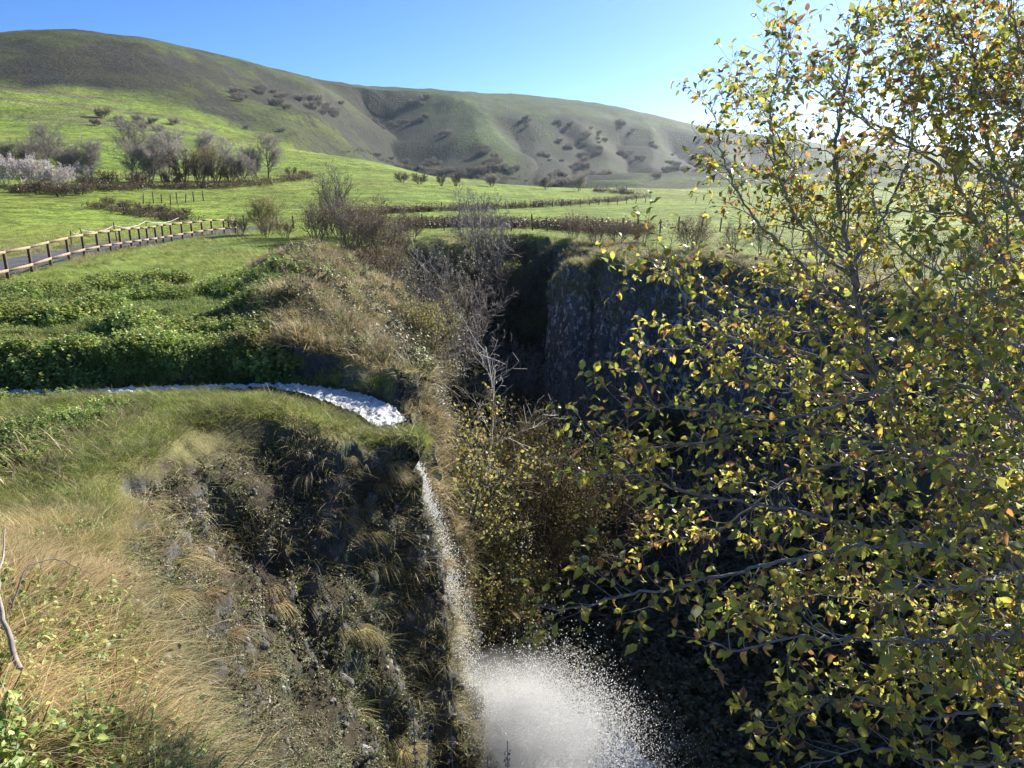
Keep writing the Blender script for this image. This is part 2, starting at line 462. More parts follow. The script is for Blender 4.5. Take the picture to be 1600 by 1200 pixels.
def height(x, y, full=True):
    """ground height at plan points; also the gorge distance"""
    x = np.asarray(x, float); y = np.asarray(y, float)
    r = np.hypot(x, y); az = np.arctan2(x, y)
    # plateau with the mound the viewer stands on
    z = 3.35 * (1 - sstep(0.3, 13.2, np.hypot(np.maximum(x, x * 0.75), np.where(y > 0, y, y * 0.4))))
    z = z + 0.16 * fbm(x / 3.1, y / 3.1, oct=3, seed=3) * sstep(1, 4, r) + 0.3 * noise(x / 9, y / 9, seed=5) * sstep(6, 14, r)
    D = np.full(x.shape, -99.0); par = np.ones(x.shape + (4,)); idx = np.zeros(x.shape)
    near = r < 110
    if near.any():
        D[near], par[near], idx[near] = gorge_d(x[near], y[near])
    notch = np.exp(-(np.hypot(x - LIP[0], y - LIP[1]) / 1.6) ** 2)
    flute = np.where((idx > 24.5) & (idx < 30), 0.28, np.where(idx < 12.5, 0.0, 0.12))
    Dn = D + (1 - notch) * ((0.55 + 0.012 * r) * noise(x / 3.3, y / 3.3, seed=11) + np.where((idx < 12.5) & (r < 30), 0.14, 0.4) * noise(x / 1.3, y / 1.3, seed=12) + flute * noise(x / 0.45, y / 0.45, seed=13) + ((idx > 24.5) & (idx < 30)) * (0.8 * noise(x / 1.9, y / 1.9, seed=14) + 0.3 * noise(x / 0.9, y / 0.9, seed=15)))
    # raised dry lip of the far-left bank and of the bluff
    berm = np.exp(-((Dn + 0.9) / 1.7) ** 2) * (0.1 + 0.75 * sstep(15.0, 17.2, idx) * (1 - sstep(19.6, 21.0, idx)))
    z = z + berm * (r < 110)
    # far blend
    fz = far_z(az, np.maximum(r, 60))
    b = sstep(52, 80, r)
    z = z * (1 - b) + fz * b
    # road bed, flat
    rd, _ = seg_info(x, y, ROAD, False)
    z = z + (0.02 - z) * (1 - sstep(2.3, 4.2, rd)) * (r < 110) * (1 - b * 0.7)
    # stream channel
    sd, si = seg_info(x, y, STREAM, False)
    z = z + np.where(r < 60, 0.22 * np.exp(-((sd - 1.5) / 0.8) ** 2) * (y > np.interp(x, STREAM[:, 0], STREAM[:, 1])) * sstep(0.5, 2, -Dn), 0)
    zc = -0.78
    south = y < np.interp(x, STREAM[:, 0], STREAM[:, 1])
    ch = 1 - sstep(0.5, np.where(south, 2.6, 1.2), sd + 0.15 * noise(x / 0.8, y / 0.8, seed=21))
    z = z + (np.minimum(z, zc) - z) * ch * (r < 60)
    # gorge
    def prof(d):
        w1, d1, w2, d2 = [par[..., k] for k in range(4)]
        f = np.where(d < 0, 0, np.where(d < w1, d1 * (np.maximum(d, 0) / w1) ** 1.5, np.where(d < w1 + w2, d1 + d2 * (d - w1) / w2, d1 + d2 + (d - w1 - w2) * 0.55)))
        return f
    f = (prof(Dn - 0.35) + prof(Dn) + prof(Dn + 0.35)) / 3
    zg = z - f
    fl = -12.6 + 0.7 * fbm(x / 5, y / 5, oct=3, seed=31) + 0.02 * np.maximum(y - 20, 0)
    zg = np.where(D > 0, np.logaddexp(zg * 1.5, fl * 1.5) / 1.5, zg)
    z = np.where(near, zg, z)
    if full:
        far = r > 80
        if far.any():
            z[far] = z[far] + hill_detail(x[far], y[far], r[far])
    return z, D, Dn, par, idx, sd, rd

ROAD = np.array([on_plane(-330, 470, 0)[:2], on_plane(-120, 446, 0)[:2] , on_plane(-30, 427, 0)[:2], on_plane(60, 405, 0)[:2], on_plane(150, 388, 0)[:2], on_plane(250, 374, 0)[:2], on_plane(330, 365.5, 0)[:2], on_plane(375, 360.5, 0)[:2], on_plane(400, 357, 0)[:2]])

# ---- polar sheet with rows spent where the profile is long
def build_sheet():
    fine = np.radians(np.arange(-41, 41.01, 0.155))
    side = np.radians(np.arange(44, 316, 4.0))
    az = np.concatenate([fine, side])
    rs = np.concatenate([np.linspace(0.4, 6, 160, endpoint=False), np.linspace(6, 30, 520, endpoint=False), np.linspace(30, 75, 360, endpoint=False), np.geomspace(75, 7000, 300)])
    A, R = np.meshgrid(az, rs, indexing='ij')
    X, Y = R * np.sin(A), R * np.cos(A)
    sub = np.concatenate([np.arange(0, len(fine), 3), np.arange(len(fine), len(az))])
    Zs, Ds = height(X[sub], Y[sub], full=False)[:2]
    dz = np.diff(Zs, axis=1); dr = np.diff(rs)[None, :]
    ds = np.sqrt(dr ** 2 + dz ** 2) / (0.5 * (rs[1:] + rs[:-1]))[None, :]
    rm = 0.5 * (rs[1:] + rs[:-1])
    ds = ds * np.where((rm > 5) & (rm < 26), 2.6, np.where(rm < 66, 1.25, np.where(rm < 1300, 0.9, 0.15)))[None, :]
    # blur density across columns
    k = np.hanning(15)[1:-1]; k /= k.sum()
    nf = len(range(0, len(fine), 3))
    dsf = np.pad(ds[:nf], ((6, 6), (0, 0)), mode='edge')
    ds[:nf] = sum(k[i] * dsf[i:i + nf] for i in range(13))
    cum = np.concatenate([np.zeros((len(sub), 1)), np.cumsum(ds, axis=1)], axis=1)
    NR = 710
    rows = np.empty((len(az), NR))
    rsub = np.array([np.interp(np.linspace(0, c[-1], NR), c, rs) for c in cum])
    for k2 in range(NR):
        rows[:, k2] = np.interp(np.arange(len(az)), sub, rsub[:, k2])
    X = rows * np.sin(az)[:, None]; Y = rows * np.cos(az)[:, None]
    Z, D, Dn, par, idx, sd, rd = height(X, Y)
    return az, rows, X, Y, Z, D, Dn, par, idx, sd, rd
AZ, ROWS, X, Y, Z, DD, DN, PAR, RIX, SD, RD = build_sheet()
print('sheet', X.shape, round(time.time() - T0, 1))
NC, NR = X.shape
P = np.stack([X, Y, Z], -1)

def grid_normals(P):
    gu = np.empty_like(P); gv = np.gradient(P, axis=1)
    gu[1:-1] = P[2:] - P[:-2]; gu[0] = P[1] - P[-1]; gu[-1] = P[0] - P[-2]
    n = np.cross(gv, gu)
    if n[..., 2].mean() < 0: n = -n
    return n / (np.linalg.norm(n, axis=-1, keepdims=True) + 1e-12)
NRM = grid_normals(P)
steep = 1 - NRM[..., 2]
nearm = ROWS < 90
# rock relief on the steep faces (blocky ledges), lumps elsewhere
sm = sstep(0.22, 0.5, steep) * nearm
q = P[nearm]
ns = fbm(q[:, 0] / 1.3, q[:, 1] / 1.3, q[:, 2] / 1.0, oct=4, seed=71)
bl = noise(q[:, 0] / 0.55, q[:, 1] / 0.55, q[:, 2] / 0.4, seed=75)
bl = np.sign(bl) * np.abs(bl) ** 0.45
lump = fbm(q[:, 0] / 0.5, q[:, 1] / 0.5, q[:, 2] / 0.5, oct=3, seed=77)
bluffm = ((RIX[nearm] > 24.3) & (RIX[nearm] < 30.2))
dsp = sm[nearm] * (np.where(bluffm, 0.42, 0.40) * ns + np.where(bluffm, 0.07, 0.15) * bl + 0.10 * lump) + (0.07 + 0.26 * ((RIX[nearm] > 14.8) & (RIX[nearm] < 20.6) & (DD[nearm] > -3.5)) * (ROWS[nearm] > 20)) * lump * sstep(1.5, 4, ROWS[nearm]) * (RD[nearm] > 2.6)
dn = NRM[nearm].copy()
P[nearm] += dn * dsp[:, None]
NRM = grid_normals(P)

# ---- land cover colours (albedo, with some gully shade mixed in)
x, y, z = P[..., 0], P[..., 1], P[..., 2]
r = ROWS
C = np.empty(P.shape, np.float32)
n_big = fbm(x / 14, y / 14, oct=3, seed=91)
n_med = fbm(x / 3, y / 3, oct=3, seed=93)
green = np.array([0.180, 0.215, 0.045]); lush = np.array([0.165, 0.235, 0.036]); straw = np.array([0.33, 0.245, 0.12])
dryg = np.array([0.19, 0.165, 0.075]); earth = np.array([0.070, 0.055, 0.040]); rock = np.array([0.10, 0.10, 0.10]); heath = np.array([0.046, 0.042, 0.024])
olive = np.array([0.125, 0.150, 0.042]); asphalt = np.array([0.11, 0.112, 0.115]); moss = np.array([0.06, 0.09, 0.02])
def mixc(m, a):
    m = np.clip(m, 0, 1)[..., None]
    C[:] = C * (1 - m) + a * m
C[:] = green
mixc(0.5 + 0.5 * n_med, lush)
mixc(sstep(0.1, 0.6, n_big) * 0.4, dryg)
# near dry slope
drym = (1 - sstep(10.5, 13.5, np.hypot(x * 0.92, y) + 1.2 * n_med))
mixc(drym * 0.9, straw * (0.8 + 0.2 * n_med[..., None]))
mixc((1 - sstep(3.4, 4.6, r + n_med)) * 0.7, green)
# rim edges
mixc(sstep(-2.4, -0.6, DN) * (RIX > 13.9) * (RIX < 20.5) * (r < 90), dryg * 1.15)
mixc(sstep(-1.0, 0.2, DN) * (r < 90) * 0.7, dryg * 0.9)
mixc(sstep(-1.9, -0.4, DN + 0.5 * n_med) * (RIX > 5) * (RIX < 13.2) * (r < 30) * 0.4, dryg * 0.9)
mixc(sstep(0.1, 0.9, DN) * (RIX < 13.5) * (r < 30) * 0.95, earth * 0.8)
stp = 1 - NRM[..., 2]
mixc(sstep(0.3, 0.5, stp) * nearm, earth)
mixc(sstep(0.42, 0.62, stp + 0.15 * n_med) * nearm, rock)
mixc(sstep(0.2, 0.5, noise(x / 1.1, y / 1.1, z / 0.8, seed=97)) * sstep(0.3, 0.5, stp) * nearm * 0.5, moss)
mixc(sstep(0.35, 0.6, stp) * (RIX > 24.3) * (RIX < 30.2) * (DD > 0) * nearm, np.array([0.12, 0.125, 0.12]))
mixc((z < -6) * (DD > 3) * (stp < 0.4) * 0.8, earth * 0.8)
mixc((1 - sstep(0.5, 0.9, SD)) * (r < 60), earth * 0.7)
# bank beyond the road
mixc(((x < np.interp(y, ROAD[:, 1], ROAD[:, 0]) - 2.0) & (r < 75) & (y > 20)) * (0.45 + 0.3 * n_med), dryg * 1.2)
# fields and hills
fm = sstep(60, 75, r)
fieldc = np.array([0.200, 0.275, 0.036])
mixc(fm, fieldc)
n_f = fbm(x / 60, y / 35, oct=4, seed=101)
mixc(fm * sstep(0.0, 0.5, n_f) * 0.35, np.array([0.250, 0.265, 0.055]))
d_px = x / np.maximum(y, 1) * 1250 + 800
elev = (z - CAM_Z) / r
row_y = 600 - F_PX * np.tan(np.arctan(elev) + PITCH)
bnd = np.interp(np.arctan2(x, y), np.arctan2(np.array([-300, 0, 150, 300, 420, 520, 600, 690, 800, 1000, 1200, 1600]) - 800, 1250), [480, 500, 520, 480, 430, 400, 330, 300, 330, 360, 380, 400])
hm = sstep(-0.06, 0.06, np.log(r / bnd) + 0.035 * fbm(x / 50, y / 50, oct=3, seed=103)) * fm
mixc(hm, olive * np.array([0.66, 0.66, 0.46]))
hn = fbm(x / 90, y / 150, oct=5, seed=105) + 0.12
mixc(hm * sstep(0.0, 0.3, hn - 0.12) * np.where(d_px > 600, 0.2, 0.6), heath * np.array([0.8, 0.82, 0.95]))
mixc(hm * sstep(0.1, 0.4, fbm(x / 45, y / 80, oct=4, seed=107)) * 0.35, heath * 0.8)
for (px0, py0, r0, wx, wy) in ((70, 100, 640, 95, 55), (165, 128, 570, 60, 35), (265, 108, 650, 85, 55), (335, 132, 640, 60, 40), (455, 150, 700, 75, 60), (25, 125, 560, 60, 30)):
    c0 = at_range(px0, py0, r0)
    e = ((x - c0[0]) / wx) ** 2 + ((y - c0[1]) / wy) ** 2
    mixc((1 - sstep(0.4, 1.2, e + 1.3 * fbm(x / 25, y / 45, oct=4, seed=113))) * 0.75 * hm, heath * np.array([0.85, 0.80, 0.85]))
strk = fbm((x + 0.6 * y) / 38, (y - 0.3 * x) / 130, oct=5, seed=111, gain=0.6)
mixc(hm * sstep(0.05, 0.3, strk) * (d_px < 700) * 0.85, heath * np.array([0.75, 0.78, 1.0]))
for pl, dep, ws, wl_ in GULLIES:
    sel = (r > 250) & (r < 1500)
    d, ii = seg_info(x[sel], y[sel], np.array(pl), False)
    mm = np.zeros(r.shape); mm[sel] = (1 - sstep(ws * 0.35, ws * 0.8, d + 18 * noise(x[sel] / 30, y[sel] / 30, seed=109)))
    pl_ = np.array(pl); i_ = np.clip(np.floor(ii).astype(int), 0, len(pl_) - 2); t_ = pl_[i_ + 1] - pl_[i_]
    sd_ = (x[sel] - pl_[i_][:, 0]) * t_[:, 1] - (y[sel] - pl_[i_][:, 1]) * t_[:, 0]
    mm[sel] *= np.where(sd_ < 0, 1.0, 1 - sstep(wl_ * 0.2, wl_ * 0.6, d))
    mixc(mm * 0.92, heath * 0.45)  # dark wooded heath, with the shade of left-facing gully sides painted in
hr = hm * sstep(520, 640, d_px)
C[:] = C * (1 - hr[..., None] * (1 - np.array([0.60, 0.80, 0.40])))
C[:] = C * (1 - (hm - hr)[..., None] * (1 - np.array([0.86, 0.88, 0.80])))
# pale grass/scrub bands on the left hillside
for (px0, py0, r0, wx, wy) in ((20, 140, 500, 60, 10), (25, 162, 455, 45, 8), (195, 167, 440, 40, 8), (235, 188, 400, 55, 6), (160, 190, 390, 45, 8)):
    c0 = at_range(px0, py0, r0)
    e = ((x - c0[0]) / wx) ** 2 + ((y - c0[1]) / wy) ** 2
    mixc((1 - sstep(0.5, 1.1, e + 0.6 * n_f)) * 0.7 * fm, np.array([0.16, 0.13, 0.085]))
mixc((RD < 2.0) & (r < 110), asphalt)
LICH = np.clip(((RIX > 24.3) & (RIX < 30.2)) * 1.3 + ((RIX > 15.5) & (RIX < 19)) * 0.6 + ((RIX < 14)) * 0.1, 0, 1.3) * sstep(0.45, 0.65, stp) * (DD > 0)

# ---- split the sheet into ground, cliff and hills
def sheet_faces(cmask):
    """faces of the closed polar sheet where cmask (NC, NR-1 cells) holds"""
    i = np.arange(NC)[:, None]; j = np.arange(NR - 1)[None, :]
    i2 = (i + 1) % NC
    q = np.stack([i * NR + j, i * NR + j + 1, i2 * NR + j + 1, i2 * NR + j], -1)
    return q[cmask]
cellr = 0.5 * (ROWS[:, 1:] + ROWS[:, :-1])
cD = 0.5 * (DN[:, 1:] + DN[:, :-1])
cW = PAR[:, :-1, 0]
is_hill = cellr > 82
is_cliff = (~is_hill) & (cD > cW * 0.6)
is_ground = ~(is_hill | is_cliff)
Vall = P.reshape(-1, 3); Call = C.reshape(-1, 3); Nall = NRM.reshape(-1, 3); Lall = LICH.reshape(-1)
def sheet_obj(name, mask, mat, label, lichen=False):
    q = sheet_faces(mask)
    u, inv = np.unique(q, return_inverse=True)
    me = make_mesh(name, Vall[u], inv.reshape(-1, 4)[:, ::-1], Call[u], [mat])
    if lichen:
        a = me.attributes.new('lichen', 'FLOAT', 'POINT'); a.data.foreach_set('value', Lall[u].astype(np.float32))
    me.normals_split_custom_set_from_vertices(Nall[u])
    o = link(name, me); tag(o, label, name, kind='structure')
    return o
GROUND = sheet_obj('ground', is_ground, M_GROUND, 'grassy plateau ground around the gorge')
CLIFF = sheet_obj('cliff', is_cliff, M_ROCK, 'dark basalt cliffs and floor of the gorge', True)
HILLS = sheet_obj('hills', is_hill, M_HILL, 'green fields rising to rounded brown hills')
print('terrain', round(time.time() - T0, 1))

def ground_z(px_, py_):
    return float(height(np.array([px_]), np.array([py_]))[0][0])

# ================================================================== WATER
def mat_water(name, foam=0.8):
    m, nt, out = new_mat(name)
    g = N(nt, 'ShaderNodeNewGeometry')
    n1 = N(nt, 'ShaderNodeTexNoise', ins={'Scale': 7.0, 'Detail': 6.0, 'Roughness': 0.75})
    nt.links.new(g.outputs['Position'], n1.inputs['Vector'])
    mr = N(nt, 'ShaderNodeMapRange', ins={'From Min': 0.62 - 0.3 * foam, 'From Max': 0.80 - 0.3 * foam})
    nt.links.new(n1.outputs['Fac'], mr.inputs['Value'])
    w = N(nt, 'ShaderNodeBsdfPrincipled', ins={'Base Color': (0.03, 0.04, 0.045, 1), 'Roughness': 0.12, 'Specular IOR Level': 0.6})
    f = N(nt, 'ShaderNodeBsdfPrincipled', ins={'Base Color': (0.90, 0.91, 0.91, 1), 'Roughness': 0.4, 'Specular IOR Level': 0.3})
    tr = N(nt, 'ShaderNodeBsdfTranslucent', ins={'Color': (0.85, 0.88, 0.9, 1)})
    b = N(nt, 'ShaderNodeBump', ins={'Strength': 0.9, 'Distance': 0.08})
    nt.links.new(n1.outputs['Fac'], b.inputs['Height'])
    for n in (w, f): nt.links.new(b.outputs[0], n.inputs['Normal'])
    m1 = N(nt, 'ShaderNodeMixShader', ins={'Fac': 0.15})
    nt.links.new(f.outputs[0], m1.inputs[1]); nt.links.new(tr.outputs[0], m1.inputs[2])
    m2 = N(nt, 'ShaderNodeMixShader')
    nt.links.new(mr.outputs[0], m2.inputs['Fac']); nt.links.new(w.outputs[0], m2.inputs[1]); nt.links.new(m1.outputs[0], m2.inputs[2])
    nt.links.new(m2.outputs[0], out.inputs['Surface'])
    return m
M_WATER = mat_water('rushing_water', 1.12)
M_POOL = mat_water('pool_water', 0.9)
m, nt, out = new_mat('spray_water')
dsp_ = N(nt, 'ShaderNodeBsdfPrincipled', ins={'Base Color': (0.95, 0.96, 0.97, 1), 'Roughness': 0.15, 'Specular IOR Level': 0.8})
trn_ = N(nt, 'ShaderNodeBsdfTranslucent', ins={'Color': (0.97, 0.98, 0.99, 1)})
mx_ = N(nt, 'ShaderNodeMixShader', ins={'Fac': 0.6})
nt.links.new(dsp_.outputs[0], mx_.inputs[1]); nt.links.new(trn_.outputs[0], mx_.inputs[2]); nt.links.new(mx_.outputs[0], out.inputs['Surface'])
M_SPRAY = m

def ribbon(path, width, z_noise=0.05, cross=14, sub=8):
    path = np.asarray(path, float)
    t = np.linspace(0, len(path) - 1, (len(path) - 1) * sub + 1)
    Pp = np.stack([np.interp(t, np.arange(len(path)), path[:, k]) for k in range(3)], 1)
    for _ in range(6): Pp[1:-1] = (Pp[:-2] + 2 * Pp[1:-1] + Pp[2:]) / 4
    W = np.interp(t, np.arange(len(path)), width)
    T = np.gradient(Pp, axis=0); T[:, 2] = 0; T /= np.linalg.norm(T, axis=1)[:, None] + 1e-9
    S = np.stack([T[:, 1], -T[:, 0], 0 * T[:, 0]], 1)
    u = np.linspace(-1, 1, cross)
    V = Pp[:, None, :] + S[:, None, :] * (u[None, :, None] * W[:, None, None])
    n = fbm(V[..., 0] * 7, V[..., 1] * 7, V[..., 2] * 2, oct=4, seed=131, gain=0.7)
    V[..., 2] += z_noise * n
    a, b = len(Pp), cross
    i = np.arange(a - 1)[:, None] * b; j = np.arange(b - 1)[None, :]
    Q = np.stack([i + j, i + b + j, i + b + j + 1, i + j + 1], -1).reshape(-1, 4)
    return V.reshape(-1, 3), Q
sp = STREAM.copy(); sp[:, 2] = -0.52
sp[-3:, 2] = (-0.55, -0.62, -0.78)
V, Q = ribbon(sp, [0.2, 0.2, 0.2, 0.24, 0.26, 0.2, 0.1, 0.36, 0.5, 0.5, 0.4], 0.12, 26, 40)
tag(link('stream', make_mesh('stream', V, Q, mats=[M_WATER])), 'narrow white stream crossing the grass to the brink', 'stream', kind='structure')

# the fall: a free jet from the lip, several ragged sheets
fall_dir = np.array([0.80, 0.28])
def jet(t, off=0.0, v=1.2):
    p = np.array([LIP[0], LIP[1], -0.78])
    return np.array([p[0] + fall_dir[0] * v * t - fall_dir[1] * off, p[1] + fall_dir[1] * v * t + fall_dir[0] * off, p[2] - 0.5 * t - 4.9 * t * t])
g = Geo()
for k in range(5):
    ts = np.linspace(0, 1.4, 70)
    ph = k * 1.7
    c = np.array([jet(t, (k - 2) * 0.13 * (1 + t), 1.05 + 0.12 * (k % 3)) for t in ts])
    w = 0.16 + 0.10 * ts + 0.05 * np.sin(ts * 9 + ph)
    u = np.linspace(-1, 1, 7)
    V = c[:, None, :] + np.array([-fall_dir[1], fall_dir[0], 0])[None, None, :] * (u[None, :, None] * w[:, None, None])
    nn = fbm(V[..., 0] * 4 + k, V[..., 1] * 4, V[..., 2] * 1.2, oct=3, seed=140 + k)
    V[..., 0] += 0.10 * nn; V[..., 1] -= 0.10 * nn
    i = np.arange(69)[:, None] * 7; j = np.arange(6)[None, :]
    g.add(V.reshape(-1, 3), q=np.stack([i + j, i + j + 1, i + 8 + j, i + 7 + j], -1).reshape(-1, 4))
tag(link('waterfall', g.mesh('waterfall', [M_WATER])), 'white waterfall dropping behind the grassy rock buttress', 'waterfall', kind='structure')
BASE = jet(1.4, 0, 1.15)

def drops(name, pts, rad, label):
    o4 = np.array([[1, 1, 1], [-1, -1, 1], [-1, 1, -1], [1, -1, -1]], np.float32) * 0.75
    f4 = np.array([[0, 1, 3], [0, 2, 1], [0, 3, 2], [1, 2, 3]])
    M_ = RNG.normal(0, 1, (len(pts), 3, 3)); M_, _ = np.linalg.qr(M_)
    V = (pts[:, None, :] + np.einsum('kj,nij->nki', o4, M_) * rad[:, None, None] * np.array([1, 1, 1.4])).reshape(-1, 3)
    F = (np.arange(len(pts))[:, None, None] * 4 + f4[None]).reshape(-1, 3)
    return tag(link(name, make_mesh(name, V, F, mats=[M_SPRAY], smooth=False)), label, 'spray', kind='stuff')
n1 = 34000
t = RNG.uniform(0.25, 1.5, n1) ** 0.8 * 1.15
t = np.clip(t, 0.1, 1.52)
v = 1.15 + np.abs(RNG.normal(0, 0.28, n1)) * (0.5 + t) + 0.05
off = RNG.normal(0, 0.18, n1) * (0.8 + t)
pj = np.array([jet(a, b, c) for a, b, c in zip(t, off, v)])
drops('water_spray', pj, np.minimum(RNG.gamma(2.0, 0.0034, n1) + 0.003, 0.014), 'veil of white droplets flying off the waterfall')
# splash plume at the foot
n2 = 85000
th = RNG.uniform(0, 2 * math.pi, n2); rr = RNG.rayleigh(0.85, n2)
h = np.abs(RNG.normal(0, 1.0, n2)) * 1.35 * np.exp(-0.28 * rr ** 2)
pl = np.stack([BASE[0] + 1.75 + rr * np.cos(th) * 1.9 + 0.25 * h, BASE[1] + 0.2 + rr * np.sin(th) * 1.2, BASE[2] + 0.4 + h], 1)
drops('water_spray', pl, np.minimum(RNG.gamma(2.0, 0.0036, n2) + 0.003, 0.016), 'cloud of white spray rising where the waterfall lands')
# fine mist hanging in the plume
import bmesh
bm = bmesh.new(); bmesh.ops.create_icosphere(bm, subdivisions=3, radius=1.0)
mv = np.array([v.co[:] for v in bm.verts]); mf = np.array([[q.index for q in f.verts] for f in bm.faces]); bm.free()
m, nt, out = new_mat('mist_air')
tc = N(nt, 'ShaderNodeTexCoord'); gr = N(nt, 'ShaderNodeTexGradient', gradient_type='SPHERICAL')
nt.links.new(tc.outputs['Object'], gr.inputs['Vector'])
no = N(nt, 'ShaderNodeTexNoise', ins={'Scale': 2.2, 'Detail': 3.0}); nt.links.new(tc.outputs['Object'], no.inputs['Vector'])
m_a = N(nt, 'ShaderNodeMapRange', ins={'From Min': 0.35, 'From Max': 0.75, 'To Min': 0.1, 'To Max': 1.6}); nt.links.new(no.outputs['Fac'], m_a.inputs['Value'])
m_b = N(nt, 'ShaderNodeMath', operation='POWER'); nt.links.new(gr.outputs['Fac'], m_b.inputs[0]); m_b.inputs[1].default_value = 1.3
m_c = N(nt, 'ShaderNodeMath', operation='MULTIPLY'); nt.links.new(m_a.outputs[0], m_c.inputs[0]); nt.links.new(m_b.outputs[0], m_c.inputs[1])
m_d = N(nt, 'ShaderNodeMath', operation='MULTIPLY'); nt.links.new(m_c.outputs[0], m_d.inputs[0]); m_d.inputs[1].default_value = 2.0
pv = N(nt, 'ShaderNodeVolumePrincipled', ins={'Color': (0.97, 0.98, 1.0, 1), 'Anisotropy': 0.45}); nt.links.new(m_d.outputs[0], pv.inputs['Density'])
nt.links.new(pv.outputs[0], out.inputs['Volume'])
tag(link('water_mist', make_mesh('water_mist', mv, mf, mats=[m]), None, (BASE[0] + 1.5, BASE[1] + 0.2, BASE[2] + 0.9), None, (3.0, 2.4, 2.6)), 'white mist hanging over the foot of the waterfall', 'mist', kind='stuff')
# pool sheet
a = np.linspace(0, 2 * math.pi, 65)[:-1]
rad = 5.2 + 1.2 * np.sin(3 * a + 1) + 0.6 * np.sin(5 * a)
ring = np.stack([BASE[0] + 2.0 + rad * np.cos(a), BASE[1] + 0.5 + rad * np.sin(a), np.full(64, -12.15)], 1)
V = np.concatenate([[[BASE[0] + 2, BASE[1] + 0.5, -12.15]], ring])
tag(link('plunge_pool', make_mesh('plunge_pool', V, np.array([[0, k + 1, (k + 1) % 64 + 1] for k in range(64)]), mats=[M_POOL])), 'dark pool below the waterfall', 'pool', kind='structure')

# ================================================================== SCATTERED GROUND COVER (uncountable)
ii = np.arange(NC)[:, None]; jj = np.arange(NR - 1)[None, :]
pa, pb = P[:, :-1], P[:, 1:]
pc, pd = np.roll(P, -1, 0)[:, 1:], np.roll(P, -1, 0)[:, :-1]
CA = 0.5 * np.linalg.norm(np.cross(pb - pa, pc - pa), axis=-1) + 0.5 * np.linalg.norm(np.cross(pc - pa, pd - pa), axis=-1)
CC = 0.25 * (pa + pb + pc + pd)
CN = NRM[:, :-1]
cR = np.hypot(CC[..., 0], CC[..., 1]); cAz = np.degrees(np.arctan2(CC[..., 0], CC[..., 1]))
cIx = RIX[:, :-1]; cSD = SD[:, :-1]; cRD = RD[:, :-1]; cst = 1 - CN[..., 2]
inview = (np.abs(cAz) < 40) & (cR > 1.2)
cm1 = fbm(CC[..., 0] / 2.2, CC[..., 1] / 2.2, oct=3, seed=201)
cm2 = fbm(CC[..., 0] / 0.9, CC[..., 1] / 0.9, oct=2, seed=205)

def sample(weight, n):
    w = (CA * weight * inview).ravel().astype(np.float64)
    cum = np.cumsum(w)
    k = np.searchsorted(cum, RNG.uniform(0, cum[-1], n))
    k = np.clip(k, 0, len(w) - 1)
    i, j = np.unravel_index(k, CA.shape)
    u = RNG.uniform(0, 1, (n, 1)); v = RNG.uniform(0, 1, (n, 1))
    p = (pa[i, j] * (1 - u) * (1 - v) + pb[i, j] * u * (1 - v) + pc[i, j] * u * v + pd[i, j] * (1 - u) * v)
    return p, CN[i, j], (i, j)

def align_euler(nrm, amount, rng=RNG):
    """euler XYZ rotations that lean z towards the normal and spin about it"""
    out = np.empty((len(nrm), 3), np.float32)
    for k in range(len(nrm)):
        n = Vector(nrm[k]) * amount + Vector((0, 0, 1)) * (1 - amount)
        qn = Vector((0, 0, 1)).rotation_difference(n.normalized())
        e = (qn.to_matrix() @ Matrix.Rotation(rng.uniform(0, 6.283), 3, 'Z')).to_euler()
        out[k] = e
    return out

def scatter(name, protos, pts, rots, scl, label, cat):
    me = bpy.data.meshes.new(name)
    me.vertices.add(len(pts)); me.vertices.foreach_set('co', np.ascontiguousarray(pts, np.float32).ravel())
    a = me.attributes.new('rot', 'FLOAT_VECTOR', 'POINT'); a.data.foreach_set('vector', np.ascontiguousarray(rots, np.float32).ravel())
    a = me.attributes.new('scl', 'FLOAT', 'POINT'); a.data.foreach_set('value', np.ascontiguousarray(scl, np.float32))
    a = me.attributes.new('pid', 'INT', 'POINT'); a.data.foreach_set('value', RNG.integers(0, len(protos), len(pts)).astype(np.int32))
    coll = bpy.data.collections.new(name + '_kinds')
    for pm in protos:
        coll.objects.link(bpy.data.objects.new(pm.name, pm))
    o = link(name, me)
    ng = bpy.data.node_groups.new(name, 'GeometryNodeTree')
    ng.interface.new_socket('Geometry', in_out='INPUT', socket_type='NodeSocketGeometry')
    ng.interface.new_socket('Geometry', in_out='OUTPUT', socket_type='NodeSocketGeometry')
    gi = ng.nodes.new('NodeGroupInput'); go = ng.nodes.new('NodeGroupOutput')
    ci = ng.nodes.new('GeometryNodeCollectionInfo')
    ci.inputs['Collection'].default_value = coll
    ci.inputs['Separate Children'].default_value = True
    ci.inputs['Reset Children'].default_value = True
    ip = ng.nodes.new('GeometryNodeInstanceOnPoints')
    ip.inputs['Pick Instance'].default_value = True
    def na(nm, dt):
        n = ng.nodes.new('GeometryNodeInputNamedAttribute'); n.data_type = dt; n.inputs['Name'].default_value = nm; return n
    L = ng.links.new
    L(gi.outputs[0], ip.inputs['Points']); L(ci.outputs[0], ip.inputs['Instance'])
    L(na('pid', 'INT').outputs['Attribute'], ip.inputs['Instance Index'])
    e2r = ng.nodes.new('FunctionNodeEulerToRotation')
    L(na('rot', 'FLOAT_VECTOR').outputs['Attribute'], e2r.inputs[0]); L(e2r.outputs[0], ip.inputs['Rotation'])
    L(na('scl', 'FLOAT').outputs['Attribute'], ip.inputs['Scale'])
    L(ip.outputs[0], go.inputs[0])
    md = o.modifiers.new('scatter', 'NODES'); md.node_group = ng
    tag(o, label, cat, kind='stuff')
    return o

